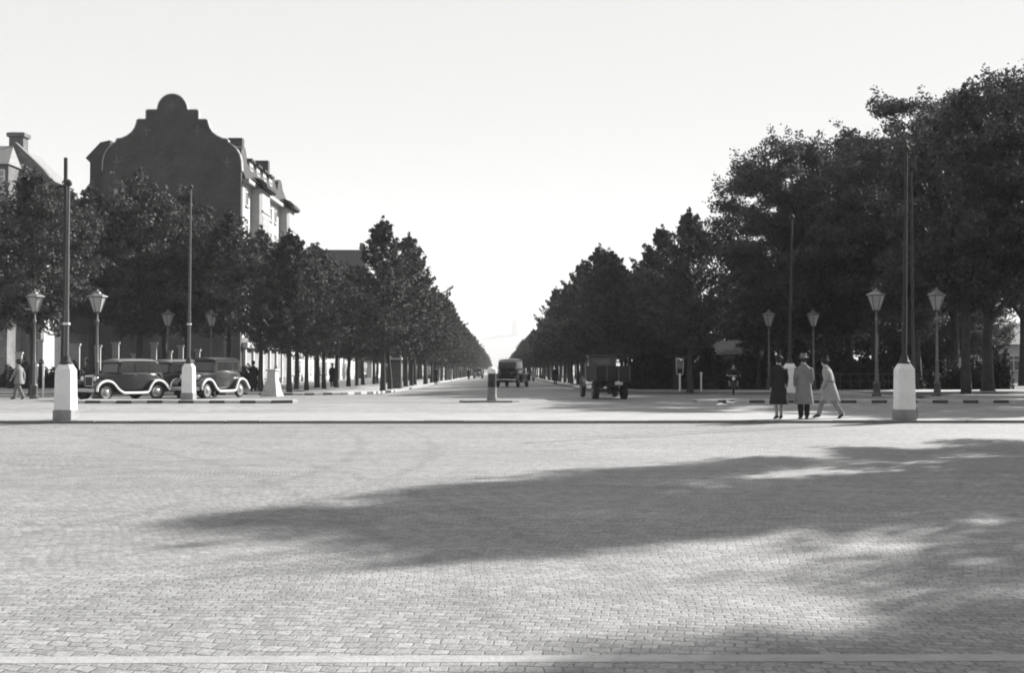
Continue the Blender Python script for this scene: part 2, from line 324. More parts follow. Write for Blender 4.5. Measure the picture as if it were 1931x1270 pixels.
def conical_points(seed, H=9.6, base=2.7, Rm=2.7, nb=95, per=80, k=.85):
    """leaf positions along branches whose tips lie on a cone above a short drum"""
    rs = np.random.RandomState(seed); out = []
    for i in range(nb):
        t = ((i + rs.uniform(0, 1)) / nb) ** .9; zt = base + .15 + t * (H - base - .35)
        az = i * 2.39996 + rs.uniform(-.35, .35); up = .25 + .75 * t + rs.uniform(-.1, .2)
        r = min(Rm, k * (H - zt) + .12) * (.72 + .28 * min(1, t * 6)) * rs.uniform(.66, 1.13)
        s = rs.beta(1.9, 1.15, per)
        sg = .26 * (1 - .84 * s) * min(1, r / 1.2 + .2) + .03
        d = np.array([math.cos(az), math.sin(az), up])
        p = np.array([0, 0, zt - up * r]) + np.outer(s * r, d)
        p += rs.normal(size=(per, 3)) * sg[:, None] * np.array([1, 1, .75]); out.append(p)
    lead = np.zeros((120, 3)); lead[:, 2] = H + .1 - 1.7 * rs.uniform(0, 1, 120); lead[:, :2] += rs.normal(size=(120, 2)) * (.04 + .15 * (H + .1 - lead[:, 2:3])); out.append(lead)
    P = np.concatenate(out); return P[P[:, 2] > base - .35]
def round_points(seed, H=17, base=3.6, Rm=5.0, nc=120, per=230, airy=1.0):
    rs = np.random.RandomState(seed); out = []; cz = base + (H - base) * .52; hz = (H - base) * .5
    cl = []
    for i in range(nc):
        u = rs.normal(size=3); u /= np.linalg.norm(u)
        q = rs.uniform(.42, 1.0) ** .6
        lump = 1 + .16 * math.sin(3 * math.atan2(u[1], u[0]) + seed) + .12 * math.sin(5 * u[2] + seed * 2)
        w = (1 - .25 * max(0, u[2])) if u[2] > 0 else (1 - .12 * -u[2])
        cl.append((np.array([u[0] * Rm * q * lump * w, u[1] * Rm * q * lump * w, cz + u[2] * hz * q * (.96 + .06 * lump)]), rs.uniform(.55, 1.15) * Rm / 5 * airy, u))
    for c, r, u in cl:
        n = int(per * (r / .85) ** 1.5); g = rs.normal(size=(n, 3)); g /= np.linalg.norm(g, axis=1)[:, None]
        g *= (rs.uniform(0, 1, (n, 1)) ** .5) * r * np.array([1.25, 1.25, .62]); out.append(c + g)
        if rs.uniform() < .5:            # a spray sticking out of the crown
            s = rs.uniform(0, 1, 34)[:, None]; d = u * np.array([1, 1, .6]) + np.array([0, 0, .35])
            out.append(c + d * (r * .7 + s * rs.uniform(.4, 1.0)) + rs.normal(size=(34, 3)) * .15)
    return np.concatenate(out)
def trunk_mb(H, r0, base, Rm, seed, nl=7, cone=True):
    rs = random.Random(seed); q = MB()
    n = 7; pts = [(rs.uniform(-.05, .05) * i * .5, rs.uniform(-.05, .05) * i * .5, -.1 + (H * (.93 if cone else .6)) * i / n) for i in range(n + 1)]
    q.tube([(0, 0, -.15), (0, 0, .05)], [r0 * 1.55, r0 * 1.25], 9)
    q.tube(pts, [r0 * (1.15 if i == 0 else 1) * (1 - .88 * i / n) for i in range(n + 1)], 9)
    for k in range(nl):
        t = (k + .5) / nl; z = base * .85 + (H * (.55 if cone else .35)) * t; az = k * 2.4 + rs.uniform(-.3, .3); l = Rm * (.8 if cone else 1.0) * (1 - .45 * t)
        rr = r0 * (.34 if cone else .5) * (1 - .4 * t); up = .6 if cone else 1.0
        P = [(math.cos(az) * l * s, math.sin(az) * l * s, z + l * up * s ** .85) for s in (0, .3, .6, .95)]
        q.tube(P, [rr, rr * .7, rr * .45, rr * .15], 6)
    return q
street = []
for i, (H, Rm, pw_) in enumerate(((10.4, 3.1, .8), (9.5, 2.9, .95), (10.2, 2.9, .8), (9.3, 3.0, .9))):
    t = thing('street_tree', 'tree', 'tree'); leaf_object('crown', conical_points(10 + i, H, 2.75, Rm, 90, 230, pw_), .085, i, M['leaf'], t)
    trunk_mb(H, .17, 2.7, Rm, i).build('trunk', M['bark'], t, smooth=True); street.append(t)
broad = []
for i, (H, Rm) in enumerate(((10.5, 3.2), (11.0, 3.5), (9.8, 3.0))):
    t = thing('square_tree', 'tree', 'tree')
    P = np.concatenate([round_points(40 + i, H, 2.9, Rm, 80, 250, 1.1), conical_points(60 + i, H + .8, 4.0, Rm * 1.0, 60, 120, .9)])
    leaf_object('crown', P, .1, 20 + i, M['leaf'], t); trunk_mb(H, .2, 2.9, Rm, i + 9, 8).build('trunk', M['bark'], t, smooth=True); broad.append(t)
park = []
for i, (H, Rm) in enumerate(((17.5, 5.3), (19.0, 5.6), (16.5, 5.0), (17.5, 5.5))):
    t = thing('park_tree', 'tree', 'tree'); leaf_object('crown', round_points(80 + i, H, 3.7, Rm, 165 if i < 3 else 92, 400 if i < 3 else 560), .105, 30 + i, M['leafp'], t)
    trunk_mb(H, .36, 4.0, Rm, i + 20, 11, False).build('trunk', M['bark'], t, smooth=True); park.append(t)
protos = street + broad + park
used = set()
def plant(src, x, y, label, group, sc=1.0, scz=None, rz=None, z=None):
    rz = RNG.uniform(0, 6.28) if rz is None else rz; loc = (x, y, gz(y) + (.1 if z is None else z)); s = (sc, sc, scz or sc)
    if src.name not in used:
        used.add(src.name); src.location = loc; src.rotation_euler = (0, 0, rz); src.scale = s; src['label'] = label; src['group'] = group; return src
    return dup(src, loc, rz, label, group, s)
g1, g2, g3, g4 = 'street trees along the left kerb of the avenue', 'street trees in the inner left row', 'street trees along the right kerb of the avenue', 'street trees in the inner right row'
def row(x, y0, step, y1, first, rest, group, k0, sc=1.0, gap=()):
    y = y0; i = 0
    while y < y1:
        lab = first[i] if i < len(first) else rest
        src = street[(i * 7 + k0 + i // 3) % 4] if i > 0 else street[k0]
        if i not in gap:
            j = .12 if i < 3 else .3
            s_ = sc * (1 if i == 0 else RNG.uniform(.86, 1.08)); o_ = plant(src, x + RNG.uniform(-j, j) * .9, y + RNG.uniform(-j, j), lab, group, s_, s_ * (1 if i == 0 else RNG.uniform(.9, 1.07)))
            if i > 0: o_.rotation_euler = (RNG.uniform(-.035, .035), RNG.uniform(-.035, .035), o_.rotation_euler.z)
        y += step; i += 1
row(X(720, 74), 74, 6.6, 560, ['pointed street tree with the tallest spire left of the avenue, trunk at the kerb corner', 'second tree of the left kerbside row, just behind the tallest spire'],
    'conical street tree in the long receding kerbside row left of the avenue', g1, 0)
row(X(547, 69), 69, 6.3, 330, ['nearest tree of the inner left row, dark trunk just right of the white pedestal', 'inner row tree directly right of the trunk beside the white pedestal'],
    'conical street tree in the inner row behind the left kerbside trees', g2, 1, .95)
row(6.9, 77, 6.6, 560, ['first street tree of the right kerbside row, crown above the lorry', 'second tree of the right kerbside row, behind the crown over the lorry'],
    'conical street tree in the long receding kerbside row right of the avenue', g3, 3, .95)
row(X(1303, 71), 71, 6.6, 330, ['pointed street tree right of the lorry, spire just left of the big park crowns', 'inner row tree behind the pointed tree right of the lorry'],
    'conical street tree in the inner row behind the right kerbside trees', g4, 2, 1.03)
# the rest of the two kerbside rows, far away
q = []
rs = np.random.RandomState(5)
for y in np.arange(563, 985, 6.6):
    for x in (-7.0, 6.9):
        n = 420; t = rs.uniform(0, 1, n) ** 1.1; a = rs.uniform(0, 6.283, n); r = 2.6 * (1 - t) ** .7 * rs.uniform(.3, 1.1, n)
        H_ = rs.uniform(8.8, 10.2); q.append(np.stack([x + r * np.cos(a), y + r * np.sin(a), gz(y) + .1 + 2.7 + t * (H_ - 2.7)], 1))
o = leaf_object('distant_trees', np.concatenate(q), .42, 3, M['leaf'], None); tag(o, 'far end of both tree rows merging beside the vanishing point', 'trees', kind='stuff')
# trees round the square, left
gl = 'full crowned trees behind the parked cars'
for (px, d, hp, k, lab) in ((62, 64, 322, 0, 'leafy tree at far left whose dark trunk stands under the leftmost lantern'),
        (-45, 66, 345, 1, 'leafy tree cut by the left edge of the view'), (172, 78, 348, 2, 'leafy tree behind the second lantern, below the left end of the stepped gable'),
        (262, 80, 322, 1, 'highest tree in front of the stepped gable, above the first parked car'), (352, 83, 358, 0, 'leafy tree behind the second pillar pole on the left'),
        (432, 80, 400, 2, 'leafy tree left of the pale street front, above the third parked car'), (492, 72, 430, 1, 'smaller leafy tree between the third parked car and the white pedestal'),
        (598, 88, 462, 2, 'leafy tree before the house with the long ridge, left of the pointed tree'), (560, 80, 448, 0, 'rounded tree right of the pale bay windowed street front'), (120, 84, 345, 2, 'leafy tree further back between the first two lanterns'), (310, 88, 372, 0, 'leafy tree further back behind the second parked car')):
    x = X(px, d); H_ = Zh(hp, d, px); s = H_ / (11.3, 11.8, 10.6)[k]; plant(broad[k], x, d, lab, gl, min(1.2, s), s)
# the park trees, right
gp = 'tall park trees on the right'
for (px, d, hp, k, sc, lab) in ((1474, 84, 250, 0, .98, 'tall tree forming the left shoulder of the park trees, above the standing walkers'),
        (1600, 92, 250, 2, 1.1, 'tall park tree behind, between the left shoulder and the tallest crowns'), (1728, 80, 172, 1, 1.0, 'tall park tree directly behind the right pillar pole'),
        (1862, 73, 143, 0, 1.0, 'thick trunked park tree right of the rightmost lantern'), (1990, 76, 125, 1, 1.0, 'tallest park tree, cut by the right edge of the view'),
        (1650, 100, 265, 0, 1.05, 'park tree far back behind the third lantern from the left on the right side'), (1800, 96, 165, 2, 1.15, 'park tree far back above the rightmost lantern'),
        (1560, 88, 350, 2, .8, 'lower park tree behind the second right-hand pillar'), (1470, 92, 350, 0, .78, 'lower park tree at the left foot of the big crowns, above the hut roof'),
        (1930, 98, 150, 2, 1.1, 'park tree at the back near the right edge')):
    x = X(px, d); H_ = Zh(hp, d, px); s = H_ / (17.9, 19.4, 16.9)[k]; plant(park[k], x, d, lab, gp, sc * min(1.0, s * 1.05), s)
for (px, d, hp, lab) in ((1822, 62.5, 165, 'slim young tree with its trunk between the rightmost lantern and the thick park trunk'), (1575, 86, 400, 'slim tree behind the walkers, its trunk right of the grey coated one'), (1430, 80, 475, 'young tree standing by the hut with the pitched roof')):
    H_ = Zh(hp, d, px); plant(broad[0], X(px, d), d, lab, 'younger trees at the edge of the park', min(1.25, H_ / 12), H_ / 11.3)
for i, (px, d, lab) in enumerate([(1180 + k * 38, 108 + (k * 7) % 17, 'tree at the back of the park, seen low between the front trunks') for k in range(19)]):
    plant(broad[i % 3], X(px, d), d, lab, 'trees at the back of the park', .95, RNG.uniform(.7, .9) if px > 1300 else .62)
plant(park[1], 29.3, 61.5, 'tall park tree just right of the view, shading the road', gp, .92, .95); plant(park[0], 34, 55, 'second tall park tree right of the view, shading the road', gp, .95, .98)
# trees beside the camera: outside the frame, they throw the shade on the square
Dv, Nv = (.78, .626), (.626, -.78)
for (n_, s_, k, sc, scz_, lab) in ((-10.2, 34.6, 3, .84, .93, 'tall tree right of the square, shading the setts'), (-2.4, 32.0, 2, .88, 1.0, 'second tall tree right of the square, shading the near setts'), (6.4, 31.5, 0, .84, .9, 'third tall tree right of the square'), (-4.4, 43, 1, .85, .9, 'tree behind the others right of the square')):
    plant(park[k], Dv[0] * s_ + Nv[0] * n_, Dv[1] * s_ + Nv[1] * n_, lab, gp, sc, scz_, z=0)
plant(broad[1], Dv[0] * 30 - Nv[0] * 8.6, Dv[1] * 30 - Nv[1] * 8.6, 'lower leafy tree added out of view to fill the shade on the square', gp, .95, 1.02, z=0)  # added tree out of view, closes a lit gap in the shade
# shrubs
shr = None
rs = np.random.RandomState(9); g = rs.normal(size=(2600, 3)); g /= np.linalg.norm(g, axis=1)[:, None]; g *= rs.uniform(.5, 1, (2600, 1)) ** .5
g *= (1 + .2 * np.sin(g[:, :1] * 9) + .15 * np.cos(g[:, 1:2] * 7)); g[:, 2] = np.abs(g[:, 2]) * 1.0; g = g * np.array([1.3, 1.0, 2.0])
shr = thing('shrub', 'dark leafy shrub in the thicket under the park trees', 'shrub', group='shrubs under the park trees')
leaf_object('foliage', g, .13, 4, M['leafd'], shr)
q = MB()
for k in range(6): q.tube([(0, 0, 0), (math.cos(k) * .3, math.sin(k) * .3, .7), (math.cos(k) * .8, math.sin(k) * .6, 1.5)], [.04, .03, .01], 5)
q.build('stem', M['bark'], shr)
first = True
for i in range(46):
    px = 1195 + i * 15.2 + RNG.uniform(-5, 5); d = 79.5 + RNG.uniform(0, 4) + (0 if px > 1330 else 3); s = RNG.uniform(.7, 1.25)
    if 1750 < px < 1830 or px > 1895: s *= .7
    loc = (X(px, d), d, gz(d) + .1)
    if first: shr.location = loc; shr.rotation_euler = (0, 0, 1); shr.scale = (s, s, s); first = False
    else: dup(shr, loc, RNG.uniform(0, 6), sc=(s * RNG.uniform(.8, 1.3), s, s * RNG.uniform(.7, 1.3)))
for i in range(16):
    px = 20 + i * 30 + RNG.uniform(-8, 8); d = 86 + RNG.uniform(-1, 2); s = RNG.uniform(.5, .85)
    dup(shr, (X(px, d), d, gz(d) + .1), RNG.uniform(0, 6), 'low dark shrub in the front gardens behind the left trees', 'garden shrubs on the left', (s * 1.3, s, s))

# ------------------------------------------------------------------ buildings
def window(b, p, w, h, side, glass='pane', depth=.06, bars=True):
    """window on a facade; side 'x' faces +x, side 'y' faces -y; p is the centre on the wall plane"""
    f = MB(); g = MB(); t = .07
    def bx(q, u0, u1, v0, v1, d0, d1):
        if side == 'x': q.bb(p[0] + d0, p[0] + d1, p[1] + u0, p[1] + u1, p[2] + v0, p[2] + v1)
        else: q.bb(p[0] + u0, p[0] + u1, p[1] - d1, p[1] - d0, p[2] + v0, p[2] + v1)
    bx(f, -w / 2, -w / 2 + t, -h / 2, h / 2, .0, depth); bx(f, w / 2 - t, w / 2, -h / 2, h / 2, .0, depth)
    bx(f, -w / 2 + t, w / 2 - t, h / 2 - t, h / 2, .0, depth); bx(f, -w / 2 + t, w / 2 - t, -h / 2, -h / 2 + t, .0, depth)
    if bars: bx(f, -.03, .03, -h / 2 + t, h / 2 - t, .0, depth * .8); bx(f, -w / 2 + t, -.03, h * .17, h * .17 + .06, .0, depth * .8); bx(f, .03, w / 2 - t, h * .17, h * .17 + .06, .0, depth * .8)
    bx(g, -w / 2 + t * .5, w / 2 - t * .5, -h / 2 + t * .5, h / 2 - t * .5, .0, depth * .4)
    o = f.build('window', M['frame'], b); g.build('pane', M[glass], o)
    s = MB(); bx(s, -w / 2 - .1, w / 2 + .1, -h / 2 - .14, -h / 2 - .005, .0, depth + .08); s.build('sill', M['trim'], o); return o
B0 = (X(455, 108), 108, gz(108) - .1)
b = thing('gabled_building', 'tall dark brick building with a curved stepped gable and pale bay windowed street front', 'building', B0)
def gy(py): return at(326, py, 107.7).z - B0[2]
pm = F / 107.7; cx = -6.05
half = [(130, 700), (130, 322), (129, 303), (126, 291), (120, 281), (112, 273), (104, 268), (104, 263), (95, 262), (84, 257), (75, 250), (69, 241), (66, 232), (65, 226), (48, 226), (48, 208), (27, 208)]
H_ = [(cx + dx / pm, gy(py) if py < 650 else 0) for dx, py in half]
arc = [(cx + 27 / pm * math.cos(a), gy(208) + (gy(178) - gy(208)) * math.sin(a)) for a in [math.pi * k / 14 for k in range(1, 14)]]
poly = H_ + arc + [(2 * cx - x, z) for x, z in reversed(H_)]
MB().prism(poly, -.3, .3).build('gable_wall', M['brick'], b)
cop = MB()                       # stone coping following the stepped curve
line = poly[1:-1]
for a_, c_ in zip(line[:-1], line[1:]):
    a3 = Vector((a_[0], 0, a_[1])); c3 = Vector((c_[0], 0, c_[1])); m_ = (a3 + c3) / 2; ln = (c3 - a3).length; an = math.atan2(c3.z - a3.z, c3.x - a3.x)
    nrm = Vector((math.sin(an), 0, -math.cos(an))) * -1
    if nrm.dot(m_ - Vector((cx, 0, 12))) < 0: nrm = -nrm
    q_ = [m_ + Matrix.Rotation(-an, 3, 'Y') @ Vector((sx * ln / 2, 0, 0)) for sx in (-1, 1)]
    vs = [q_[0] + Vector((0, -.36, 0)), q_[1] + Vector((0, -.36, 0)), q_[1] + Vector((0, .36, 0)), q_[0] + Vector((0, .36, 0))]
    vs = [v + nrm * .004 for v in vs] + [v + nrm * .1 for v in vs]
    cop.add(vs, [(0, 1, 2, 3), (7, 6, 5, 4), (0, 4, 5, 1), (1, 5, 6, 2), (2, 6, 7, 3), (3, 7, 4, 0)])
cop.build('coping', M['trim'], b)
for dx, py in ((-48, 246), (48, 246), (0, 198), (-104, 305), (104, 305)):
    a0_ = cx + dx / pm; z0_ = gy(py); MB().prism([(a0_ - .08, z0_ - .45), (a0_ + .08, z0_ - .45), (a0_ + .08, z0_ - .08), (a0_ + .32, z0_ - .08), (a0_ + .32, z0_ + .08), (a0_ + .08, z0_ + .08), (a0_ + .08, z0_ + .45), (a0_ - .08, z0_ + .45), (a0_ - .08, z0_ + .08), (a0_ - .32, z0_ + .08), (a0_ - .32, z0_ - .08), (a0_ - .08, z0_ - .08)], -.36, -.3).build('wall_anchor', M['iron'], b)
EV = gy(332) - .1; LEN = 23.4
MB().bb(-12.05, -.05, .3, LEN, 0, EV).build('wall', M['brick2'], b)
MB().bb(-.05, .0, .3, LEN, 4.2, EV - .02).build('street_front', M['stucco'], b)
ro = MB().prism([(-12.3, EV + .002), (.25, EV + .002), (-.75, EV + 2.7), (-2.3, EV + 3.5), (-6.05, EV + 6.2), (-9.8, EV + 3.5), (-11.35, EV + 2.7)], .302, LEN + .2).build('roof', M['roof'], b)
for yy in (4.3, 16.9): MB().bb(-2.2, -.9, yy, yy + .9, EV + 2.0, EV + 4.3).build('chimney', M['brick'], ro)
MB().bb(.002, .55, .3, LEN + .3, EV - .35, EV + .0).build('cornice', M['trim'], b)
MB().prism([(-12.052, 0), (-12.052, 21.9), (-12.9, 21.7), (-14.2, 20.3), (-13.8, 19.9), (-13.8, 0)][::-1], 1.6, 14).build('rear_wing', M['roof'], b)
for y0, y1, nf in ((3.9, 8.7, 5), (18.4, 22.4, 5)):
    by = MB().prism([(.002, y0), (.75, y0 + .05), (.95, y0 + .5), (.95, y1 - .7), (.002, y1)], 3.6, EV - .36, 'xy').build('bay', M['stucco2'], b)
    fl = 3.0
    for k in range(4):
        z = 5.6 + k * fl + .1
        for yy in (y0 + 1.15, (y0 + y1) / 2 - .1, y1 - 1.35): window(by, (.95, yy, z), .95, 1.75, 'x', 'panelight')
        MB().bb(.951, 1.03, y0 + .45, y1 - .65, z + 1.15, z + 1.35).build('band', M['trim'], by)
    MB().loft([[(1.55 * s + .0, y0 - .5 * s, EV + .02 + h) if i == 0 else p for i, p in enumerate([(.0, y0 - .6 * s, EV + h), (1.2 * s, y0 - .5 * s, EV + h), (1.55 * s, y0 + .6, EV + h), (1.55 * s, y1 - .6, EV + h), (1.2 * s, y1 + .4 * s, EV + h), (.0, y1 + .5 * s, EV + h)])] for s, h in ((1, -.34), (1, -.12), (.8, .25), (.45, .5), (.1, .62))]).build('bay_roof', M['roof'], by)
for yy in (2.0, 11.2, 13.6, 16.0):
    for k in range(5): window(b, (0, yy, 5.4 + k * 2.9), 1.15, 1.8, 'x')
for y0, y1, zt in ((.9, 3.5, gy(266)), (18.8, 22.2, gy(266) - .3)):
    r_ = (y1 - y0) / 2; c_ = (y0 + y1) / 2
    MB().prism([(y0, EV + .2), (y0, zt - r_)] + [(c_ - r_ * math.cos(a), zt - r_ + r_ * math.sin(a)) for a in [math.pi * k / 10 for k in range(1, 10)]] + [(y1, zt - r_), (y1, EV + .2)], -1.9, -.3, 'yz').build('street_gable', M['brick'], b)
for yy in (5.0, 8.2, 11.4, 14.6):
    dm = MB().bb(-2.4, -.35, yy, yy + 1.5, EV + .2, EV + 2.3).build('dormer', M['stucco'], b)
    window(dm, (-.35, yy + .75, EV + 1.25), 1.1, 1.4, 'x'); MB().bb(-2.5, -.1, yy - .2, yy + 1.7, EV + 2.303, EV + 2.5).build('dormer_roof', M['roof'], dm)
for yy in (1.2, 4.8, 9.2, 12.8, 16.4, 19.6):
    sh = MB().bb(.003, .1, yy, yy + 2.6, .6, 3.0).build('shop_window', M['panelight'], b)
    MB().bb(.003, .24, yy - .55, yy - .05, 0, 3.4).build('pier', M['stucco'], b)
MB().bb(.003, .5, .3, LEN, 3.45, 3.9).build('shop_fascia', M['stucco'], b)
# terrace of lower houses along the same front
def house(x, y, w, l, h, rh, wallm, roofm, label, name='terrace_house', ridge='y', cols=4, floors=2, chim=2, over=.35):
    b = thing(name, label, 'house', (x, y, gz(y) - .4))
    MB().bb(-w, 0, 0, l, 0, h).build('wall', wallm, b)
    if ridge == 'y': ro = MB().prism([(-w - over, h + .002), (over, h + .002), (-w / 2, h + rh)], -.3, l + .3)
    else: ro = MB().prism([(-over, h + .002), (l + over, h + .002), (l / 2, h + rh)], -w - .3, .3, 'yz')
    ro = ro.build('roof', roofm, b)
    for k in range(chim):
        if ridge == 'y': cxy = (-w / 2, l * (k + .6) / chim)
        else: cxy = (-w + .5 + (w - 1) * k / max(1, chim - 1), l / 2)
        MB().bb(cxy[0] - .35, cxy[0] + .35, cxy[1] - .35, cxy[1] + .35, h + rh - 1.0, h + rh + 1.1).build('chimney', M['brick2'], ro)
    for k in range(cols):
        for fl in range(floors):
            yy = l * (k + .5) / cols; zz = 2.1 + fl * 3.0
            window(b, (0, yy, zz), 1.1, 1.6, 'x', 'pane' if (k + fl) % 3 else 'panelight')
    for k in range(3):
        for fl in range(floors): window(b, (-w * (k + .5) / 3, 0, 2.1 + fl * 3), 1.1, 1.6, 'y')
    return b
house(-22.6, 134, 11, 17, 7.4, 3, M['stucco'], M['roof'], 'low pale house just beyond the tall gabled building, seen between the left trunks')
house(-22.6, 155, 11, 18, 7.8, 3, M['stucco2'], M['roof'], 'low grey house further along behind the left tree rows')
house(-22.6, 176, 11, 18, 7.4, 3, M['stucco'], M['roof'], 'low pale house well down the avenue behind the left trunks')
Yf = 200; hb = at(630, 500, Yf).z - gz(Yf); hr = at(630, 468, Yf).z - gz(Yf)
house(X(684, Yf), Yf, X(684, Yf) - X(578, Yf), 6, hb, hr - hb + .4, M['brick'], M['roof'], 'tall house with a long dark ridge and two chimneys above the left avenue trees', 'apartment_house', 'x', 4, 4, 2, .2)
for k, yy in enumerate((220, 244, 268, 292)):
    house(-22.6, yy, 11, 20, 7.4, 3, M[('stucco', 'stucco2')[k % 2]], M['roof'], 'low house glimpsed far down the avenue between the left tree trunks').__setitem__('group', 'far houses behind the left tree rows')
# house at the far left edge
Yh = 95; hz0 = gz(Yh)
def hp(px, py): v = at(px, py, Yh); return (v.x, v.z)
b = thing('corner_house', 'pale walled house with a steep roof and stout chimney at the left edge', 'house', (X(30, Yh), Yh, hz0))
ox = X(30, Yh)
def L2(px, py): x, z = hp(px, py); return (x - ox, z - hz0)
wl = L2(-150, 0)[0]; wr = L2(84, 0)[0]; ev = L2(0, 334)[1]
MB().bb(wl, wr, .502, 4.6, 0, ev).build('wall', M['stucco'], b)
pk = L2(30, 268); e0 = L2(96, 336); e1 = L2(-60, 336)
MB().prism([(e1[0], 0), (wr, 0), (wr, e0[1] - .3), e0, (L2(82, 318)), pk, (L2(-30, 318)), e1], -.2, .5).build('gable', M['brick2'], b)
ro = MB().prism([L2(-64, 341), L2(100, 341), L2(94, 336), L2(62, 306), (pk[0] + .1, pk[1] - .35), (L2(-35, 322))], .502, 5.0).build('roof', M['rooflight'], b)
c_ = L2(22, 245); MB().bb(c_[0] - .55, c_[0] + .55, .9, 1.9, pk[1] - 1.0, c_[1]).bb(c_[0] - .7, c_[0] + .7, .75, 2.05, c_[1] - .35, c_[1] - .05).build('chimney', M['brick2'], ro)
wg = MB().bb(L2(-150, 0)[0], L2(48, 0)[0], -3.0, -.21, 0, L2(0, 322)[1]).build('front_wing', M['brick2'], b)
MB().add([(L2(-160, 0)[0], -3.4, L2(0, 322)[1]), (L2(52, 0)[0], -3.4, L2(0, 322)[1]), (L2(30, 0)[0], -.21, L2(0, 276)[1]), (L2(-160, 0)[0], -.21, L2(0, 276)[1]), (L2(52, 0)[0], -.21, L2(0, 322)[1]), (L2(-160, 0)[0], -.21, L2(0, 322)[1])],
    [(0, 1, 2, 3), (1, 4, 2), (0, 3, 5), (0, 5, 4, 1), (5, 3, 2, 4)]).build('wing_roof', M['rooflight'], b)
for px_ in (-20, 8, 30):
    for k in range(4): window(wg, (L2(px_, 0)[0], -3.0, L2(0, 352)[1] - k * 3.1), .95, 1.7, 'y', 'panelight')
for yy in (2.4,):
    for k in range(4): window(b, (wr, yy, L2(0, 360)[1] - k * 3.1), 1.1, 1.7, 'x')
house(X(205, 112), 112, 9.5, 9, 5.2, 2.4, M['brick2'], M['roof'], 'low dark house between the corner house and the gabled building, behind the trees', cols=2, floors=1, chim=1)
# pale arcade of garden piers behind the left trees
b = thing('garden_wall', 'low garden wall with tall pale piers glimpsed under the left trees', 'wall', (X(225, 88), 88, gz(88)))
x0 = X(225, 88)
MB().bb(X(-60, 88) - x0, X(440, 88) - x0, .2, .5, 0, 1.1).build('wall', M['stucco2'], b)
for px_, w_, h_ in ((-20, .5, 2.6), (35, .4, 2.5), (75, .4, 3.4), (139, .75, 3.1), (182, .5, 3.0), (217, .45, 3.2), (252, .3, 2.4), (289, .4, 3.2), (318, .35, 2.6), (340, .35, 3.0), (372, .3, 2.7), (428, .45, 3.6)):
    xx = X(px_, 88) - x0; MB().bb(xx - w_ / 2, xx + w_ / 2, .05, .198, 0, h_).bb(xx - w_ / 2 - .08, xx + w_ / 2 + .08, -.02, .19, h_ + .002, h_ + .14).build('pier', M['stucco'], b)
# park hut with a pitched roof, pale park wall
Yk = 98; b = thing('park_hut', 'low hut with a grey pitched roof under the park trees left of the walkers', 'hut', (X(1398, Yk), Yk, gz(Yk)))
w_ = (X(1462, Yk) - X(1338, Yk)) / 2; zt = Zh(641, Yk, 1398); ze = Zh(669, Yk, 1398)
MB().bb(-w_ + .5, w_ - .5, 0, 4, 0, ze).build('wall', M['wood'], b)
MB().add([(-w_, -.4, ze), (w_, -.4, ze), (w_ * .78, 2, zt), (-w_ * .72, 2, zt), (w_, 4.4, ze), (-w_, 4.4, ze)], [(0, 1, 2, 3), (1, 4, 2), (3, 2, 4, 5), (0, 3, 5), (0, 5, 4, 1)]).build('roof', M['roofmid'], b)
MB().bb(-.5, .4, -.06, -.002, 0, 2.0).build('door', M['poledark'], b); window(b, (-1.7, 0, 1.5), .9, .8, 'y')
Yp = 125; b = thing('park_villa', 'pale low villa glimpsed under the crowns at the right edge', 'house', (X(1745, Yp), Yp, gz(Yp)))
MB().bb(0, 26, 0, 8, 0, 4.0).build('wall', M['stucco'], b)
MB().prism([(-.4, 4.003), (8.4, 4.003), (4, 6.2)], -.5, 26.5, 'yz').build('roof', M['rooflight'], b)
for k in range(7): window(b, (1.8 + k * 3.6, 0, 2.1), 1.2, 1.6, 'y')
# far hill, tower and houses in the haze
q = MB(); n = 40
pts = []
for i in range(n + 1):
    x = -2600 + 5200 * i / n; h = 126 * math.exp(-((x + 60) / 1000) ** 2) + 6 * math.sin(i * .9) + 4 * math.sin(i * 2.3)
    pts.append((x, h))
vs = [(x, 4400, -7) for x, h in pts] + [(x, 5000, max(0, h)) for x, h in pts] + [(x, 5600, -7) for x, h in pts]
q.add(vs, [(j * (n + 1) + i, j * (n + 1) + i + 1, (j + 1) * (n + 1) + i + 1, (j + 1) * (n + 1) + i) for j in range(2) for i in range(n)])
tag(q.build('hill', M['hill'], smooth=True), kind='structure')
b = thing('distant_tower', 'pale square tower barely visible in the haze above the avenue end', 'tower', (X(970, 4950), 4950, 90))
MB().bb(-14, 14, -14, 14, 0, Zh(607, 4950) - 97).build('shaft', M['far'], b); MB().box((0, 0, Zh(607, 4950) - 92), (30, 30, 10), 0, .6).build('cap', M['far'], b)

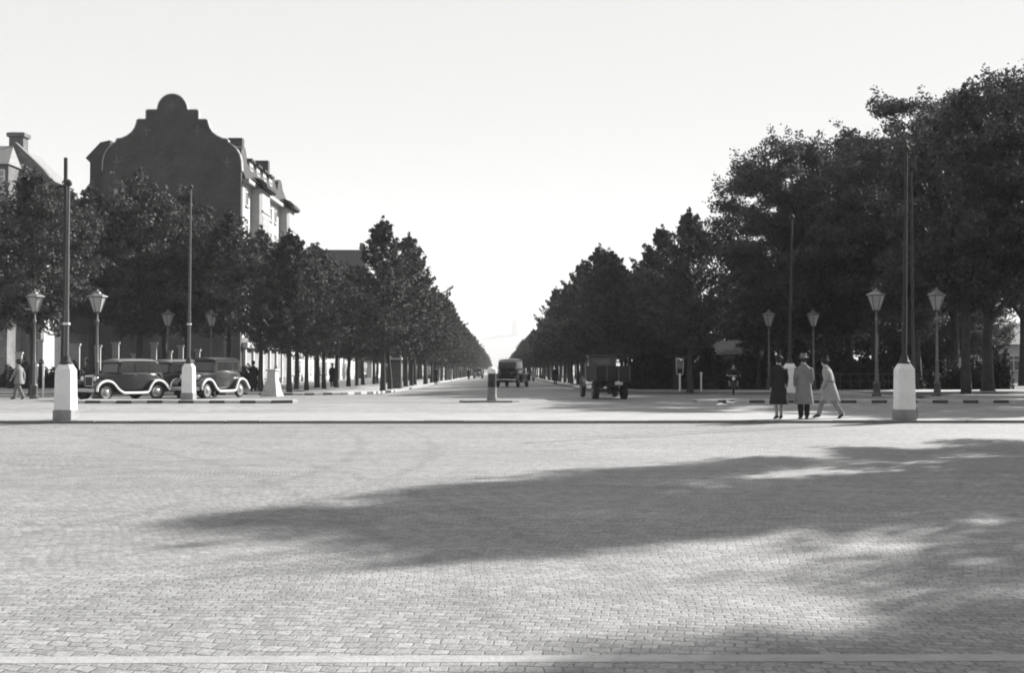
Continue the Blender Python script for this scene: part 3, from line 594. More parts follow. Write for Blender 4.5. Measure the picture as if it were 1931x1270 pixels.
# ------------------------------------------------------------------ pillars with tramway poles
def pillar(px, py, d, h, w, polepx, poletop, label, plinth=.28, z0=.08, group='white pillars carrying tall poles', second=None, rz=0.0):
    x = X(px, d); b = thing('pole_pillar', label, 'pillar', (x, d, gz(d) + z0), rz, group)
    MB().box((0, 0, plinth / 2), (w * 1.1, w * 1.1, plinth)).build('plinth', M['grime'], b, bevel=.015)
    MB().box((0, 0, plinth + (h - plinth - .16) / 2 + .001), (w, w, h - plinth - .16), 0, .93).box((0, 0, h - .08), (w * .93, w * .93, .16), 0, .62).build('body', M['white'], b, bevel=.01)
    tp = at(polepx, poletop, d); dx = tp.x - x; H_ = tp.z - gz(d) - z0
    # local: undo rotation
    v = Matrix.Rotation(-rz, 3, 'Z') @ Vector((dx, 0, 0))
    def pt(t, ox=0): return (v.x * t + ox, v.y * t, h + (H_ - h) * t)
    r = .064
    MB().lathe([(.17, 0), (.17, .05), (.12, .1), (.1, .22)], (0, 0, h), 12).build('collar', M['poledark'], b, True)
    MB().tube([pt(0), pt(.3), pt(.301), pt(.62), pt(.621), pt(1)], [r * 1.05, r, r * .85, r * .8, r * .68, r * .6], 10).build('pole', M['pole'] if px < 900 else M['poledark'], b, True)
    if px < 900: MB().lathe([(.1, 0), (.1, .06)], (pt(.22)[0], pt(.22)[1], pt(.22)[2]), 10).build('ring', M['ring'], b)
    MB().lathe([(.08, 0), (.1, .04), (.09, .1), (.03, .17)], pt(1), 8).build('finial', M['poledark'], b, True)
    return b
pillar(124.5, 795, 33.98, 1.53, .47, 129.5, 350, 'white square pillar with tall pole on the near kerb, left', rz=-.06)
pillar(356, 755, 51.2, 1.5, .47, 360, 356, 'white pillar with slim pole among the parked cars', z0=.12, rz=-.06)
pillar(1705, 795, 33.98, 1.55, .48, 1709, 285, 'white square pillar with tall pole on the near kerb, right of the walkers')
pillar(1489, 757, 51.2, 1.5, .48, 1494, 412, 'white pillar with slim pole behind the two standing walkers', z0=.12)
# second slim wire pole running up beside the left and the right pole, down the back of the pillar
for px_, tp, d, lab in ((116.5, 303, 34.9, 'thicker dark pole standing close behind the left kerb pillar'), (1716, 330, 35.2, 'slim dark pole close behind the right kerb pillar')):
    x = X(px_ + 6, d); t_ = at(px_ + (7.5 if px_ < 500 else 2), tp, d)
    b = thing('wire_pole', lab, 'pole', (x, d, .08))
    q = MB().tube([(0, 0, 0), ((t_.x - x) * .5, 0, t_.z * .5), (t_.x - x, 0, t_.z)], [.07, .062, .055] if px_ < 500 else [.045, .04, .035], 8); q.build('shaft', M['poledark'], b, True)
    MB().lathe([(.12, 0), (.12, .2), (.085, .3)], (0, 0, 0), 10).build('foot', M['poledark'], b, True)
# ------------------------------------------------------------------ lantern street lamps
def lamp_proto():
    b = thing('street_lamp', 'lamp', 'street lamp', group='lantern street lamps')
    MB().lathe([(.22, 0), (.22, .12), (.17, .16), (.15, .55), (.17, .6), (.1, .7)], (0, 0, 0), 12).build('base', M['iron'], b, True)
    MB().lathe([(.085, .7), (.07, 1.6), (.09, 1.65), (.09, 1.7), (.062, 1.75), (.048, 3.5), (.08, 3.55), (.08, 3.6), (.04, 3.66), (.035, 3.95)], (0, 0, 0), 10).build('post', M['ironlight'], b, True)
    MB().tube([(-.28, 0, 3.42), (.28, 0, 3.42)], .018, 6).build('ladder_bar', M['iron'], b)
    lz = 3.95
    c = MB(); c.lathe([(.1, 0), (.14, .06)], (0, 0, lz), 6)
    for k in range(6):
        a = k * math.pi / 3; c.tube([(.17 * math.cos(a), .17 * math.sin(a), lz + .05), (.39 * math.cos(a), .39 * math.sin(a), lz + .72)], .018, 5)
    c.lathe([(.4, 0), (.42, .035)], (0, 0, lz + .71), 6)
    fr = c.build('lantern_frame', M['iron'], b)
    MB().lathe([(.155, .06), (.375, .71)], (0, 0, lz), 6).build('lantern_glass', M['glass'], fr)
    MB().lathe([(.46, .75), (.44, .78), (.24, .88), (.16, .9), (.14, .96), (.17, .98), (.05, 1.02), (.03, 1.1)], (0, 0, lz), 6).build('lantern_hood', M['lamphood'], fr)
    return b
lamps = [(65, 57, 'leftmost lantern street lamp, before a dark trunk at the left edge'), (183, 57, 'second lantern lamp from the left, above the bonnet of the first parked car'), (316, 77, 'smaller lantern lamp left of the slim pole, behind the parked cars'),
         (398, 77, 'smaller lantern lamp right of the slim pole, above the third parked car'), (1450, 77, 'smaller lantern lamp above the woman in the black coat'), (1534, 77, 'smaller lantern lamp above the walkers, right of the slim pole'),
         (1653, 57, 'large lantern lamp just left of the right kerb pole'), (1767, 57, 'large lantern lamp with pale post right of the right kerb pole')]
lp = lamp_proto()
for i, (px_, d, lab) in enumerate(lamps):
    loc = (X(px_, d), d, gz(d) + (.1 if d > 60 or px_ > 1600 else 0))
    if i == 0: lp.location = loc; lp['label'] = lab
    else: dup(lp, loc, i * .3, lab)

# ------------------------------------------------------------------ middle bollard, pedestal, kiosk, posts
b = thing('traffic_bollard', 'banded bollard with white cap standing on the small refuge in the middle of the road', 'bollard', (X(928, 51.4), 51.4, .08))
MB().lathe([(.22, 0), (.22, .1), (.19, .14), (.185, .55)], (0, 0, 0), 14).build('base', M['kerb'], b, True)
MB().lathe([(.18, .551), (.17, 1.12)], (0, 0, 0), 14).build('shaft', M['poledark'], b, True)
MB().lathe([(.19, 1.121), (.2, 1.16), (.2, 1.3), (.14, 1.36), (.04, 1.4)], (0, 0, 0), 14).build('cap', M['white'], b, True)
b = thing('stone_pedestal', 'white flared stone pedestal at the right end of the parked cars', 'pedestal', (X(513, 62), 62, gz(62)), -.3)
MB().box((0, 0, .12), (.95, .8, .24), 0, .88).box((.02, 0, .50), (.78, .64, .52), 0, .74).box((.05, 0, 1.02), (.5, .46, .52), 0, .88).box((.05, 0, 1.33), (.54, .5, .1)).build('body', M['dirtywhite'], b, bevel=.03)
b = thing('ticket_kiosk', 'narrow dark booth with pale finials beside the left kerbside trunks', 'booth', (X(747, 84), 84, gz(84) + .1))
MB().bb(-.35, .35, -.35, .35, 0, 1.95).build('body', M['poledark'], b, bevel=.02)
MB().box((0, 0, 2.02), (.82, .82, .12)).box((-.33, -.33, 2.16), (.12, .12, .16)).box((.33, -.33, 2.16), (.12, .12, .16)).build('roof', M['dirtywhite'], b)
MB().bb(-.3, .3, -.37, -.352, .1, 1.8).build('door', M['iron'], b)
b = thing('signal_post', 'white post with a forked top at the right kerb, beside the pointed tree', 'post', (X(1282, 71), 71, gz(71) + .1))
MB().tube([(0, 0, 0), (0, 0, 1.05)], .06, 8).build('post', M['white'], b)
MB().tube([(0, 0, .9), (-.17, 0, 1.0), (-.2, 0, 1.5), (-.2, 0, 1.95)], .03, 6).tube([(0, 0, .9), (.17, 0, 1.0), (.2, 0, 1.5), (.2, 0, 1.95)], .03, 6).build('fork', M['dirtywhite'], b)
MB().bb(-.16, .16, -.02, .02, 1.3, 1.8).build('board', M['wood'], b)
for px_, h_, lab in ((82, 1.5, 'short white post beside the leftmost lamp'), (70, 1.5, 'grey post left of the short white one'), (1322, 1.1, 'low white marker post right of the pointed tree')):
    d = 60 if px_ < 500 else 71; b = thing('marker_post', lab, 'post', (X(px_, d), d, gz(d) + .0))
    MB().tube([(0, 0, 0), (0, 0, h_)], .05, 8).build('post', M['white'] if px_ != 70 else M['trim'], b); MB().lathe([(.07, 0), (.08, .06), (.04, .12)], (0, 0, h_), 8).build('cap', M['white'], b)
# park railing
b = thing('park_railing', 'thin iron park railing behind the walkers on the right', 'railing', (X(1615, 76), 76, gz(76) + .1))
for k in range(14): MB().tube([(-4 + k * .6, 0, 0), (-4 + k * .6, 0, 1.0)], .02, 5).build('upright', M['pole'], b)
MB().tube([(-4, 0, 1.0), (3.8, 0, 1.0)], .025, 5).tube([(-4, 0, .55), (3.8, 0, .55)], .02, 5).build('rail', M['pole'], b)
for x_, y_, rz in ((1362, 764, .3), (1379, 760, 1.0)):
    v = ray(x_, y_); t = -CAMZ / v.z * (1 - .02); p = Vector((v.x * t, v.y * t, .03))
    q = MB(); q.add([(-.22, -.15, 0), (.2, -.17, .03), (.24, .12, .01), (.02, .2, .09), (-.2, .14, .02), (0, 0, .05), (-.22, -.15, -.012), (.2, -.17, .018), (.24, .12, -.002), (.02, .2, .078), (-.2, .14, .008), (0, 0, .038)],
        [(0, 1, 5), (1, 2, 5), (2, 3, 5), (3, 4, 5), (4, 0, 5), (7, 6, 11), (8, 7, 11), (9, 8, 11), (10, 9, 11), (6, 10, 11), (0, 6, 7, 1), (1, 7, 8, 2), (2, 8, 9, 3), (3, 9, 10, 4), (4, 10, 6, 0)])
    o = q.build('paper_scrap', M['paper']); o.location = p; o.rotation_euler = (0, 0, rz)
    tag(o, 'crumpled white paper on the road before the right refuge, ' + ('nearer one' if y_ == 764 else 'further one'), 'litter')

# ------------------------------------------------------------------ cars
def wheel(parent, x, y, r, w=.15, cap=True, side=1):
    t = MB(); prof = [(r - .09, -w / 2), (r - .02, -w / 2), (r, -w / 4), (r, w / 4), (r - .02, w / 2), (r - .09, w / 2)]
    t.lathe(prof + [(r - .1, 0)], (x, y, r), 20, axis='y'); o = t.build('wheel', M['tyre'], parent, True)
    MB().lathe([(.02, side * (w / 2 + .02)), (r * .3, side * (w / 2 + .03)), (r * .42, side * w / 2), (r * .62, side * w * .42), (r * .72, side * w * .5), (r * .74, 0)], (x, y, r), 18, axis='y').build('rim', M['rimgrey'] if cap else M['cargrey'], o, True)
    if cap: MB().lathe([(.09, side * (w / 2 + .032)), (.07, side * (w / 2 + .05)), (.02, side * (w / 2 + .055))], (x, y, r), 12, axis='y').build('hubcap', M['chrome'], o, True)
    return o
def rrect(x, hw, z0, z1, r, n=4):
    pts = []
    for cx_, cz_, a0 in ((hw - r, z1 - r, 0), (-hw + r, z1 - r, 90), (-hw + r, z0 + r * .5, 180), (hw - r, z0 + r * .5, 270)):
        rr = r if a0 < 180 else r * .5
        for k in range(n + 1):
            a = R(a0 + 90 * k / n); pts.append((x, cx_ + rr * math.cos(a) * (1 if a0 in (0, 270) else 1), cz_ + rr * math.sin(a)))
    return pts
def fender(path, y0, y1):
    q = MB(); n = len(path); vs = []
    for i, (x, z) in enumerate(path):
        for k, (y, dz) in enumerate(((y0, 0), ((y0 + y1) / 2, .045), (y1 - .03, .02), (y1, -.05), (y1 - .02, -.045), (y0, -.03))): vs.append((x, y, z + dz))
    fs = []
    for i in range(n - 1):
        for k in range(6): fs.append((i * 6 + k, i * 6 + (k + 1) % 6, (i + 1) * 6 + (k + 1) % 6, (i + 1) * 6 + k))
    fs.append(tuple(range(6))); fs.append(tuple((n - 1) * 6 + k for k in range(5, -1, -1)))
    return q.add(vs, fs)
def smoothpath(pts, n=5):
    P = [Vector(p) for p in pts]; out = []
    for i in range(len(P) - 1):
        a, b_, c, d = P[max(i - 1, 0)], P[i], P[i + 1], P[min(i + 2, len(P) - 1)]
        for k in range(n):
            t = k / n; out.append(tuple(.5 * ((2 * b_) + (c - a) * t + (2 * a - 5 * b_ + 4 * c - d) * t * t + (3 * b_ - a - 3 * c + d) * t ** 3)))
    out.append(tuple(P[-1])); return out
def make_sedan(label, paint, roofm, white=True):
    b = thing('parked_car', label, 'car')
    secs = [(1.72, .25, .62, 1.06, .14), (1.66, .3, .55, 1.12, .14), (1.0, .42, .5, 1.16, .15), (.55, .6, .45, 1.19, .16), (.45, .66, .42, 1.19, .1), (-.9, .7, .42, 1.19, .1), (-1.45, .66, .45, 1.17, .16), (-1.8, .56, .5, 1.02, .22), (-1.98, .42, .58, .85, .13)]
    MB().loft([rrect(*s) for s in secs]).build('body', paint, b, True)
    cab = [(.62, 1.17, .56), (.5, 1.4, .55), (.42, 1.66, .53), (.3, 1.72, .5)]
    side = [(.6, 1.17), (.5, 1.64), (.42, 1.72), (-1.42, 1.72), (-1.62, 1.62), (-1.72, 1.3), (-1.74, 1.15)]
    MB().prism(side, -.6, .6).build('cabin', paint, b, True, .03)
    rf = MB(); rf.loft([[(x, y * w_, z) for y, z in ((-1, z0), (-.9, z0 + .06), (-.5, z0 + .1), (0, z0 + .115), (.5, z0 + .1), (.9, z0 + .06), (1, z0))] for x, w_, z0 in ((.62, .6, 1.66), (.4, .63, 1.705), (-.6, .64, 1.715), (-1.35, .63, 1.705), (-1.62, .57, 1.62))]); rf.build('roof', roofm, b, True)
    for s in (-1, 1):
        for x0, x1 in ((-.2, .36), (-.92, -.3), (-1.42, -1.02)):
            w = MB().bb(x0, x1, s * .6 - .008, s * .6 + .008, 1.24, 1.62).build('side_window', M['pane'], b, bevel=.004)
        MB().bb(-.26, -.24, s * .6 - .012, s * .6 + .014, 1.2, 1.62).build('door_pillar', paint, b)
        MB().bb(-1.75, .5, s * .704 - .01, s * .704 + .01, 1.155, 1.18).build('belt_moulding', M['chrome'] if white else paint, b)
        MB().bb(-.25, -.1, s * .73 - .015, s * .73 + .015, 1.06, 1.09).build('door_handle', M['chrome'], b)
        pth = smoothpath([(2.02, .42), (1.98, .62), (1.78, .8), (1.48, .87), (1.15, .78), (.85, .5), (.6, .36), (.4, .335), (-.6, .335), (-.82, .4), (-.95, .62), (-1.12, .8), (-1.4, .87), (-1.72, .76), (-1.95, .52), (-2.05, .42)])
        y0, y1 = .5, .86
        fb = fender(pth, y0, y1); fb.v = [(x, s * y, z) for x, y, z in fb.v]; fo = fb.build('fender', paint, b, True)
        if white: MB().tube([(x, s * .862, z - .02) for x, z in pth], .05, 6).build('fender_edge', M['carwhite'], fo)
        wheel(b, 1.45, s * .7, .36, side=s); wheel(b, -1.38, s * .7, .36, side=s)
        hl = MB().lathe([(.03, -.16), (.1, -.08), (.125, .02), (.12, .05)], (1.72, s * .42, .95), 12, axis='x').build('headlight', paint, b, True)
        MB().lathe([(.11, .052), (.08, .07), (.01, .08)], (1.72, s * .42, .95), 12, axis='x').build('lens', M['ring'], hl, True)
    MB().prism([(.62, 1.21), (.54, 1.6), (.52, 1.6), (.6, 1.2)], -.46, .46).build('windscreen', M['pane'], b)
    q = MB().bb(1.722, 1.76, -.27, .27, .6, 1.1); q.build('radiator', M['chrome'], b, bevel=.03)
    g = MB().bb(1.761, 1.768, -.22, .22, .64, 1.03); g.build('grille', M['poledark'], b)
    MB().tube([(2.1, -.75, .48), (2.18, 0, .5), (2.1, .75, .48)], .03, 6).tube([(2.1, -.75, .4), (2.18, 0, .42), (2.1, .75, .4)], .025, 6).build('front_bumper', M['carwhite'] if white else M['chrome'], b)
    MB().tube([(-2.15, -.7, .48), (-2.2, 0, .5), (-2.15, .7, .48)], .035, 6).build('rear_bumper', M['chrome'], b)
    MB().bb(-1.738, -1.722, -.3, .3, 1.33, 1.52).build('rear_window', M['pane'], b)
    sp = MB().lathe([(.2, -.07), (.33, -.07), (.35, 0), (.33, .07), (.1, .09)], (-2.06, 0, .86), 16, axis='x').build('spare_wheel', M['tyre'], b, True)
    MB().bb(-1.6, 1.9, -.42, .42, .32, .44).build('chassis', M['tyre'], b)
    return b
def aim(dx, dy): return math.atan2(dy, dx)
car = make_sedan('black saloon with white edged mudguards, nearest of the parked cars', M['carblack'], M['carroof'])
car['group'] = 'cars parked on the left of the square'; c0 = at(229, 684, 55.2); car.location = (c0.x, 55.2, gz(55.2) + .006); car.rotation_euler = (0, 0, aim(-.54, -.84))
dup(car, (X(324, 58.8), 58.5, gz(58) + .006), aim(-.5, -.86), 'black saloon half hidden behind the white pillar, second of the parked cars')
c3 = make_sedan('dark saloon right of the white pillar, nose turned most towards the view', M['cargrey'], M['carblack']); c3['group'] = 'cars parked on the left of the square'; c3.location = (X(398, 58.6), 58.6, gz(58) + .006); c3.rotation_euler = (0, 0, aim(-.36, -.93)); c3.scale = (.96, 1, 1.06)
v2 = make_sedan('high dark saloon with light roof band driving away down the avenue', M['carblack'], M['carblack'], False)
v2.name = 'driving_car'; v2.location = (X(966, 100), 100, gz(100) + .006); v2.rotation_euler = (0, 0, R(77)); v2.scale = (1.18, 1.18, 1.25)
MB().tube([(-1.6, -.6, 1.62), (-1.62, 0, 1.66), (-1.6, .6, 1.62)], .025, 6).build('rear_visor', M['carwhite'], v2)
v3 = dup(v2, (X(902, 215), 215, gz(215) + .006), R(-92), 'tiny dark car far off left of the middle bollard'); v3.scale = (1, 1, 1)
# lorry
b = thing('lorry', 'dark open backed lorry driving away on the right side of the road', 'lorry', (X(1142, 57.2), 57.2, gz(57.2) + .006), R(93.5)); b.scale = (.95, .88, .93)
MB().bb(-2.2, 2.4, -.35, .35, .62, .78).build('chassis', M['tyre'], b)
bed = MB().bb(-2.2, .75, -.92, .92, .9, 1.02).build('bed', M['cargowood'], b)
for n_, (x0, x1, y0, y1) in {'tailboard': (-2.26, -2.202, -.92, .92), 'sideboard': (-2.2, .75, .87, .93), 'sideboard ': (-2.2, .75, -.93, -.87), 'headboard': (.752, .81, -.92, .92)}.items():
    MB().bb(x0, x1, y0, y1, 1.021, 1.62).build(n_.strip(), M['cargowood'], bed)
for yy in (-.88, -.3, .3, .88): MB().bb(-2.3, -2.262, yy - .03, yy + .03, .9, 1.62).build('tail_stake', M['iron'], bed)
cab = MB().bb(.85, 1.9, -.72, .72, .8, 2.1).build('cab', M['lorrycab'], b, bevel=.08)
MB().bb(.8, 1.98, -.78, .78, 2.1, 2.16).build('cab_roof', M['carblack'], cab, bevel=.02)
MB().bb(.835, .849, -.4, .4, 1.66, 1.95).build('rear_window', M['pane'], cab)
for s in (-1, 1): MB().bb(1.1, 1.7, s * .725 - .01, s * .725 + .01, 1.45, 1.95).build('side_window', M['pane'], cab)
MB().loft([rrect(*s_) for s_ in ((1.9, .5, .7, 1.35, .12), (2.8, .38, .7, 1.28, .12))]).build('bonnet', M['lorrycab'], b, True)
for s in (-1, 1):
    wheel(b, 2.35, s * .88, .42, .2, False, s); wheel(b, -1.3, s * .74, .43, .3, False, s)
    MB().tube([(2.9, s * .9, .5), (2.75, s * .9, .85), (2.35, s * .9, 1.0), (1.9, s * .9, .8), (1.4, s * .9, .5)], .09, 8).build('mudguard', M['carblack'], b)
    MB().bb(-1.75, -.85, s * .74 - .17, s * .74 + .17, .84, .895).build('rear_mudguard', M['carblack'], b)
MB().tube([(-1.3, -.7, .43), (-1.3, .7, .43)], .06, 8).ell((-1.3, 0, .43), (.2, .17, .17)).build('axle', M['iron'], b)
MB().bb(-2.32, -2.3, -.5, -.1, .72, .86).build('number_plate', M['dirtywhite'], b)

# ------------------------------------------------------------------ people
def skin_body(parent, J, E, mt, name='body', sub=2):
    names = list(J); me = bpy.data.meshes.new(name)
    me.from_pydata([J[k][0] for k in names], [(names.index(a), names.index(c)) for a, c in E], []); me.update(); me.materials.append(mt)
    o = bpy.data.objects.new(name, me); COL.objects.link(o); o.parent = parent
    m = o.modifiers.new('skin', 'SKIN'); m.use_smooth_shade = True
    if not me.skin_vertices: me.skin_vertices.new()
    for i, k in enumerate(names):
        r = J[k][1]; me.skin_vertices[0].data[i].radius = r if hasattr(r, '__len__') else (r, r); me.skin_vertices[0].data[i].use_root = (i == 0)
    s = o.modifiers.new('sub', 'SUBSURF'); s.levels = sub; s.render_levels = sub
    return o
def figure(label, loc, rz, coat, legs, hatkind, h=1.75, lean=0.0, stride=0.0, arms=((.3, .02), (.3, .02)), coat_hem=.42, flare=.28, skirt=False, group=None, headturn=0.0, trousers=None, lift=0.0):
    """figure facing local +y"""
    b = thing('person', label, 'person', loc, rz, group); k = h / 1.75; b.scale = (k, k, k)
    def ly(z): return lean * max(0, z - .9)          # forward lean above the hips
    J = {'pelvis': ((0, 0, .95), (.13, .10)), 'waist': ((0, ly(1.12), 1.12), (.12, .09)), 'chest': ((0, ly(1.32), 1.32), (.15, .105)), 'neck': ((0, ly(1.48) + .01, 1.48), .055),
         'jaw': ((0, ly(1.56) + .03, 1.56), (.062, .07)), 'head': ((0, ly(1.65) + .02, 1.65), (.078, .095)), 'crown': ((0, ly(1.72) + .01, 1.72), (.05, .06)), 'nose': ((0, ly(1.62) + .125, 1.615), .012)}
    E = [('pelvis', 'waist'), ('waist', 'chest'), ('chest', 'neck'), ('neck', 'jaw'), ('jaw', 'head'), ('head', 'crown'), ('head', 'nose')]
    hands = []
    for s, nm, (sw, bend) in ((-1, 'l', arms[0]), (1, 'r', arms[1])):
        J['sh' + nm] = ((s * .17, ly(1.42), 1.41), .055)
        el = Vector((s * .225, ly(1.16) + math.sin(sw) * .28 - .02, 1.41 - .27 * math.cos(sw))); wr = el + Vector((-s * .015, math.sin(sw + bend) * .25, -.25 * math.cos(sw + bend)))
        J['el' + nm] = (tuple(el), .04); J['wr' + nm] = (tuple(wr), .027); d_ = (wr - el).normalized()
        pa = wr + d_ * .07; J['pa' + nm] = (tuple(pa), (.02, .034)); hands.append((pa, d_, s, nm))
        E += [('chest', 'sh' + nm), ('sh' + nm, 'el' + nm), ('el' + nm, 'wr' + nm), ('wr' + nm, 'pa' + nm)]
        for fi, (oy, ln) in enumerate(((-.03, .06), (-.01, .075), (.01, .07), (.03, .055))):
            p1 = pa + d_ * .03 + Vector((0, oy, 0)); p2 = p1 + d_ * ln * .6 + Vector((-s * .006, 0, 0)); p3 = p2 + d_ * ln * .4 + Vector((-s * .018, 0, 0))
            for j_, p_ in enumerate((p1, p2, p3)): J['f%s%d%d' % (nm, fi, j_)] = (tuple(p_), .0085)
            E += [('pa' + nm, 'f%s%d0' % (nm, fi)), ('f%s%d0' % (nm, fi), 'f%s%d1' % (nm, fi)), ('f%s%d1' % (nm, fi), 'f%s%d2' % (nm, fi))]
        t1 = pa + Vector((-s * .01, .035, 0)); t2 = t1 + d_ * .045 + Vector((-s * .01, .02, 0)); J['t%s0' % nm] = (tuple(t1), .01); J['t%s1' % nm] = (tuple(t2), .009)
        E += [('pa' + nm, 't%s0' % nm), ('t%s0' % nm, 't%s1' % nm)]
        st = stride * s; hip = Vector((s * .085, 0, .9)); an = Vector((s * (.08 if not skirt else .06), st * .9, .09 + (abs(st) * .10 if st < 0 else 0)))
        kn = hip.lerp(an, .5) + Vector((s * .01, .03 + abs(st) * .12, 0)); J['hi' + nm] = (tuple(hip), .085); J['kn' + nm] = (tuple(kn), .055); J['an' + nm] = (tuple(an), .037)
        toe = an + (Vector((s * .015, .15, -.06)) if st >= 0 else Vector((0, .11, -.12))); J['to' + nm] = (tuple(toe), .03)
        E += [('pelvis', 'hi' + nm), ('hi' + nm, 'kn' + nm), ('kn' + nm, 'an' + nm), ('an' + nm, 'to' + nm)]
    skin_body(b, J, E, M['stocking'] if skirt and False else M['skin'])
    V = lambda k_: Vector(J[k_][0])
    # shoes, trousers or stockings
    for nm in 'lr':
        a, t_ = V('an' + nm), V('to' + nm)
        MB().tube([a + (a - t_).normalized() * .05 + Vector((0, 0, -.035)), a + Vector((0, 0, -.02)), a.lerp(t_, .6), t_ + (t_ - a).normalized() * .03], [.04, .052, .046, .03], 8).build('shoe', M['shoe'], b, True)
        if not skirt: pass
        q = MB().tube([V('hi' + nm), V('kn' + nm), a + Vector((0, 0, .0))], [.105, .085, .07] if not skirt else [.07, .05, .041], 10); q.build('trouser_leg' if not skirt else 'stocking', trousers or (M['dark'] if not skirt else M['stocking']), b, True)
    # coat: rings from hem to collar
    n = 18; rings = []
    for z, rx, ry in ((coat_hem, flare * 1.02, flare * .8), (coat_hem + .02, flare * 1.03, flare * .82), (.7, .235, .185), (.95, .205, .155), (1.12, .185, .14), (1.3, .215, .15), (1.4, .215, .13), (1.46, .14, .1), (1.5, .085, .08), (1.52, .08, .075)):
        cy = ly(z) + (stride * .0); f = max(0, (1.0 - z)) if z < 1 else 0
        rings.append([(rx * math.cos(2 * math.pi * k_ / n) * (1 + .05 * f * math.sin(5 * 2 * math.pi * k_ / n)), cy + (ry + abs(stride) * .45 * f) * math.sin(2 * math.pi * k_ / n) * (1 + .06 * f * math.cos(7 * 2 * math.pi * k_ / n)), z) for k_ in range(n)])
    q = MB().loft(rings)
    for nm in 'lr': q.tube([V('sh' + nm) + Vector((0, 0, -.0)), V('sh' + nm).lerp(V('el' + nm), .5), V('el' + nm), V('wr' + nm)], [.085, .075, .066, .052], 10)
    q.build('coat', coat, b, True)
    # collar
    q = MB().lathe([(.1, 0), (.095, .05), (.075, .06)], (0, ly(1.48) + .005, 1.47), 12, 1, .95); q.build('collar', coat, b, True)
    hy = ly(1.66) + .01
    MB().ell((0, hy - .015, 1.665), (.088, .105, .1)).build('hair', M['hair'], b, True)
    for s in (-1, 1): pass
    if hatkind == 'brim':
        MB().lathe([(.165, 0), (.17, .012), (.1, .025), (.1, .09), (.085, .13), (.04, .125)], (0, hy + .005, 1.7), 16, .92, 1.05).build('hat', M['hat'], b, True)
    elif hatkind == 'dark':
        MB().lathe([(.14, -.01), (.145, .01), (.1, .03), (.098, .1), (.07, .14), (.02, .13)], (0, hy, 1.7), 14, .92, 1.05).build('hat', M['dark'], b, True)
    elif hatkind == 'feather':
        ht = MB().lathe([(.125, -.01), (.13, .01), (.095, .05), (.06, .1), (.02, .12)], (0, hy - .01, 1.7), 14).build('hat', M['dark'], b, True)
        MB().ell((.015, hy - .02, 1.87), (.045, .03, .075)).build('bow', M['dark'], ht, True)
    return b
def gp_(px, py, z0): 
    v = ray(px, py); t = (z0 - CAMZ) / v.z; return (v.x * t, v.y * t, z0)
# three walkers on the island
figure('woman in a long black coat and small dark hat seen from behind', gp_(1469, 791, .08), R(4), M['dark'], None, 'feather', 1.74, coat_hem=.42, flare=.26, skirt=True, arms=((.05, .1), (.1, .1)))
figure('man in a long grey overcoat and pale hat seen from behind', gp_(1516, 791, .08), R(-3), M['grey'], None, 'brim', 1.76, coat_hem=.42, flare=.27, arms=((.1, .5), (.1, .5)))
w3 = figure('person in a light belted coat and dark cap striding to the left', gp_(1566, 789, .08), R(58), M['light'], None, 'dark', 1.68, lean=.2, stride=.42, coat_hem=.52, flare=.24, arms=((.1, .35), (-.15, .5)), trousers=M['mid'])
MB().lathe([(.205, 0), (.205, .05)], (0, .03, 1.06), 18, 1, .76).build('belt', M['grey'], w3, True)
# left pedestrian and far ones
figure('walker in a grey jacket and light trousers at the far left edge', (X(36, 56), 56, gz(56)), R(80), M['mid'], None, 'dark', 1.74, stride=.3, coat_hem=.82, flare=.2, trousers=M['hat'], arms=((.4, .2), (-.3, .2)))
for px_, d, lab, ct in ((822, 118, 'small dark figure standing in the roadway left of the middle bollard', M['dark']), (849, 165, 'tiny walker at the left kerb between the dark figure and the bollard', M['grey']), (884, 190, 'tiny dark walker near the far car on the left', M['dark']),
                    (1047, 120, 'small dark figure at the right kerb between saloon and lorry', M['dark']), (1006, 150, 'tiny pale figure right of the saloon driving away', M['light']), (627, 92, 'dark figure on the left pavement between inner row trunks', M['dark']), (478, 72, 'dark figure standing behind the white pedestal on the left', M['dark'])):
    figure(lab, (X(px_, d), d, gz(d) + (.006 if 760 < px_ < 1060 else .1)), RNG.uniform(-.5, .5), ct, None, 'dark', 1.7, stride=.12)
# motorcycle and rider at the right kerb
mx_, md = X(1383, 66.5), 66.5
b = thing('motorcycle', 'dark motorcycle ridden towards the view along the right kerb', 'motorcycle', (mx_, md, gz(md) + .006), R(-100))
for x_ in (.68, -.68):
    MB().lathe([(.24, -.05), (.32, -.045), (.335, 0), (.32, .045), (.24, .05)], (x_, 0, .335), 18, axis='y').build('wheel', M['tyre'], b, True)
MB().tube([(.68, 0, .335), (.42, 0, .98)], .03, 6).tube([(.4, 0, .9), (-.1, 0, .85), (-.68, 0, .335)], .03, 6).tube([(.35, 0, .75), (.15, 0, .3), (-.3, 0, .3), (-.68, 0, .335)], .03, 6).build('frame', M['iron'], b)
MB().ell((.1, 0, .82), (.32, .13, .13)).build('tank', M['carblack'], b, True); MB().ell((-.35, 0, .82), (.2, .13, .06)).build('saddle', M['tyre'], b, True)
MB().bb(-.12, .22, -.12, .12, .32, .62).build('engine', M['iron'], b, bevel=.03)
MB().tube([(.28, -.36, 1.02), (.42, -.15, 1.02), (.42, .15, 1.02), (.28, .36, 1.02)], .016, 6).build('handlebar', M['chrome'], b)
MB().lathe([(.03, -.1), (.09, 0), (.09, .03)], (.55, 0, .88), 12, axis='x').build('headlight', M['chrome'], b, True)
MB().tube([(-.4 + .5 * 0, 0, .7)] + [(-.68 + .4 * math.cos(a), 0, .335 + .4 * math.sin(a)) for a in (1.2, 1.7, 2.3, 2.9)], .04, 6).build('mudguard', M['carblack'], b)
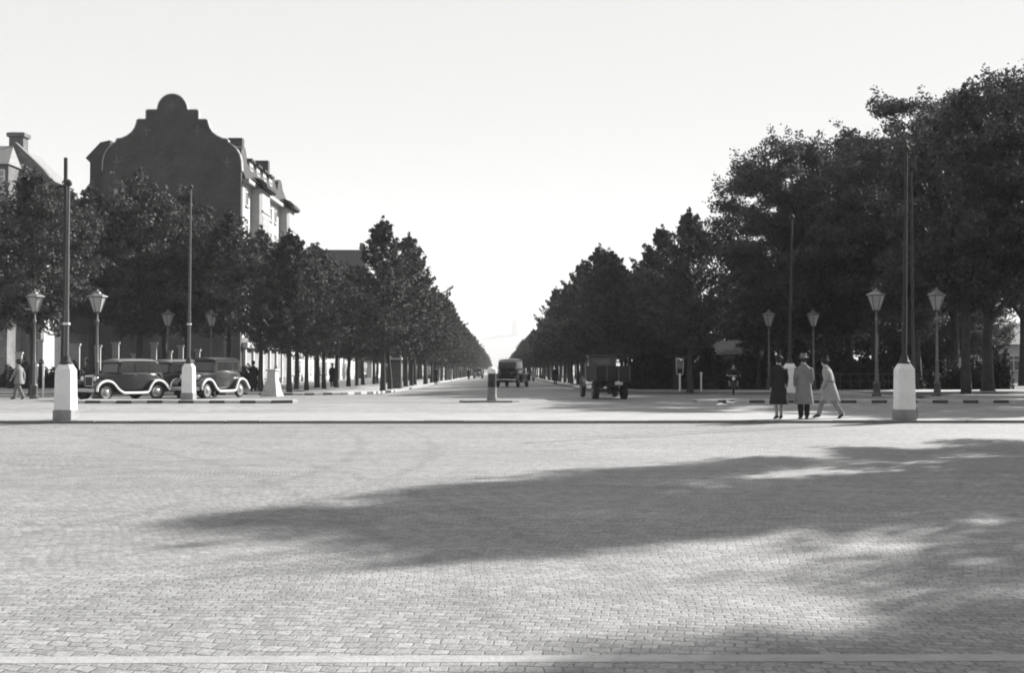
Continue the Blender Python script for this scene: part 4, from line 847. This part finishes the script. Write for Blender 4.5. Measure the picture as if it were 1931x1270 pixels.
r = thing('person', 'rider in dark clothes and cap sitting on the motorcycle', 'person', (mx_, md, gz(md) + .006), R(-100) - R(90))
# local +y forward
J = {'pelvis': ((0, -.32, .92), (.13, .11)), 'waist': ((0, -.28, 1.08), .115), 'chest': ((0, -.2, 1.28), (.15, .11)), 'neck': ((0, -.15, 1.42), .055), 'jaw': ((0, -.11, 1.49), .065), 'head': ((0, -.12, 1.58), (.078, .09)), 'crown': ((0, -.13, 1.65), .05), 'nose': ((0, -.01, 1.55), .012)}
E = [('pelvis', 'waist'), ('waist', 'chest'), ('chest', 'neck'), ('neck', 'jaw'), ('jaw', 'head'), ('head', 'crown'), ('head', 'nose')]
for s, nm in ((-1, 'l'), (1, 'r')):
    for kk, p_, rr in (('sh', (s * .18, -.18, 1.37), .055), ('el', (s * .3, .0, 1.14), .042), ('wr', (s * .35, .22, 1.06), .028), ('pa', (s * .35, .29, 1.045), .03), ('hi', (s * .1, -.28, .9), .09), ('kn', (s * .22, .12, .78), .062), ('an', (s * .2, -.05, .4), .042), ('to', (s * .2, .1, .34), .035)): J[kk + nm] = (p_, rr)
    E += [('chest', 'sh' + nm), ('sh' + nm, 'el' + nm), ('el' + nm, 'wr' + nm), ('wr' + nm, 'pa' + nm), ('pelvis', 'hi' + nm), ('hi' + nm, 'kn' + nm), ('kn' + nm, 'an' + nm), ('an' + nm, 'to' + nm)]
    for fi in range(4):
        p = Vector(J['pa' + nm][0]) + Vector((s * (-.03 + .02 * fi), .03, .0)); J['f%s%d' % (nm, fi)] = (tuple(p), .009); J['g%s%d' % (nm, fi)] = (tuple(p + Vector((0, .015, -.03))), .0085)
        E += [('pa' + nm, 'f%s%d' % (nm, fi)), ('f%s%d' % (nm, fi), 'g%s%d' % (nm, fi))]
    p = Vector(J['pa' + nm][0]); J['t' + nm] = (tuple(p + Vector((-s * .04, -.005, -.03))), .01); E.append(('pa' + nm, 't' + nm))
skin_body(r, J, E, M['skin'])
V = lambda k_: Vector(J[k_][0])
q = MB().tube([V('pelvis') + Vector((0, 0, -.05)), V('waist'), V('chest'), V('neck') + Vector((0, 0, -.02))], [.18, .165, .19, .09], 12)
for nm in 'lr': q.tube([V('sh' + nm), V('el' + nm), V('wr' + nm)], [.085, .066, .05], 8)
q.build('jacket', M['dark'], r, True)
for nm in 'lr': MB().tube([V('hi' + nm), V('kn' + nm), V('an' + nm)], [.11, .09, .065], 8).build('trouser_leg', M['dark'], r, True); MB().tube([V('an' + nm), V('to' + nm)], [.055, .04], 8).build('shoe', M['shoe'], r, True)
MB().ell((0, -.13, 1.63), (.1, .12, .075)).build('cap', M['dark'], r, True)

# ------------------------------------------------------------------ haze
hz = MB().bb(-9100, 9100, -60, 10000, -10, 285).build('haze', None)
hm = bpy.data.materials.new('haze_air'); hm.use_nodes = True; t = hm.node_tree; t.nodes.clear()
pv = t.nodes.new('ShaderNodeVolumePrincipled'); pv.inputs['Color'].default_value = (.95, .95, .95, 1); pv.inputs['Density'].default_value = .00017; pv.inputs['Anisotropy'].default_value = 0
mo = t.nodes.new('ShaderNodeOutputMaterial'); t.links.new(pv.outputs[0], mo.inputs['Volume']); hz.data.materials.append(hm)
tag(hz, 'thin pale haze over the avenue', 'haze', kind='stuff')
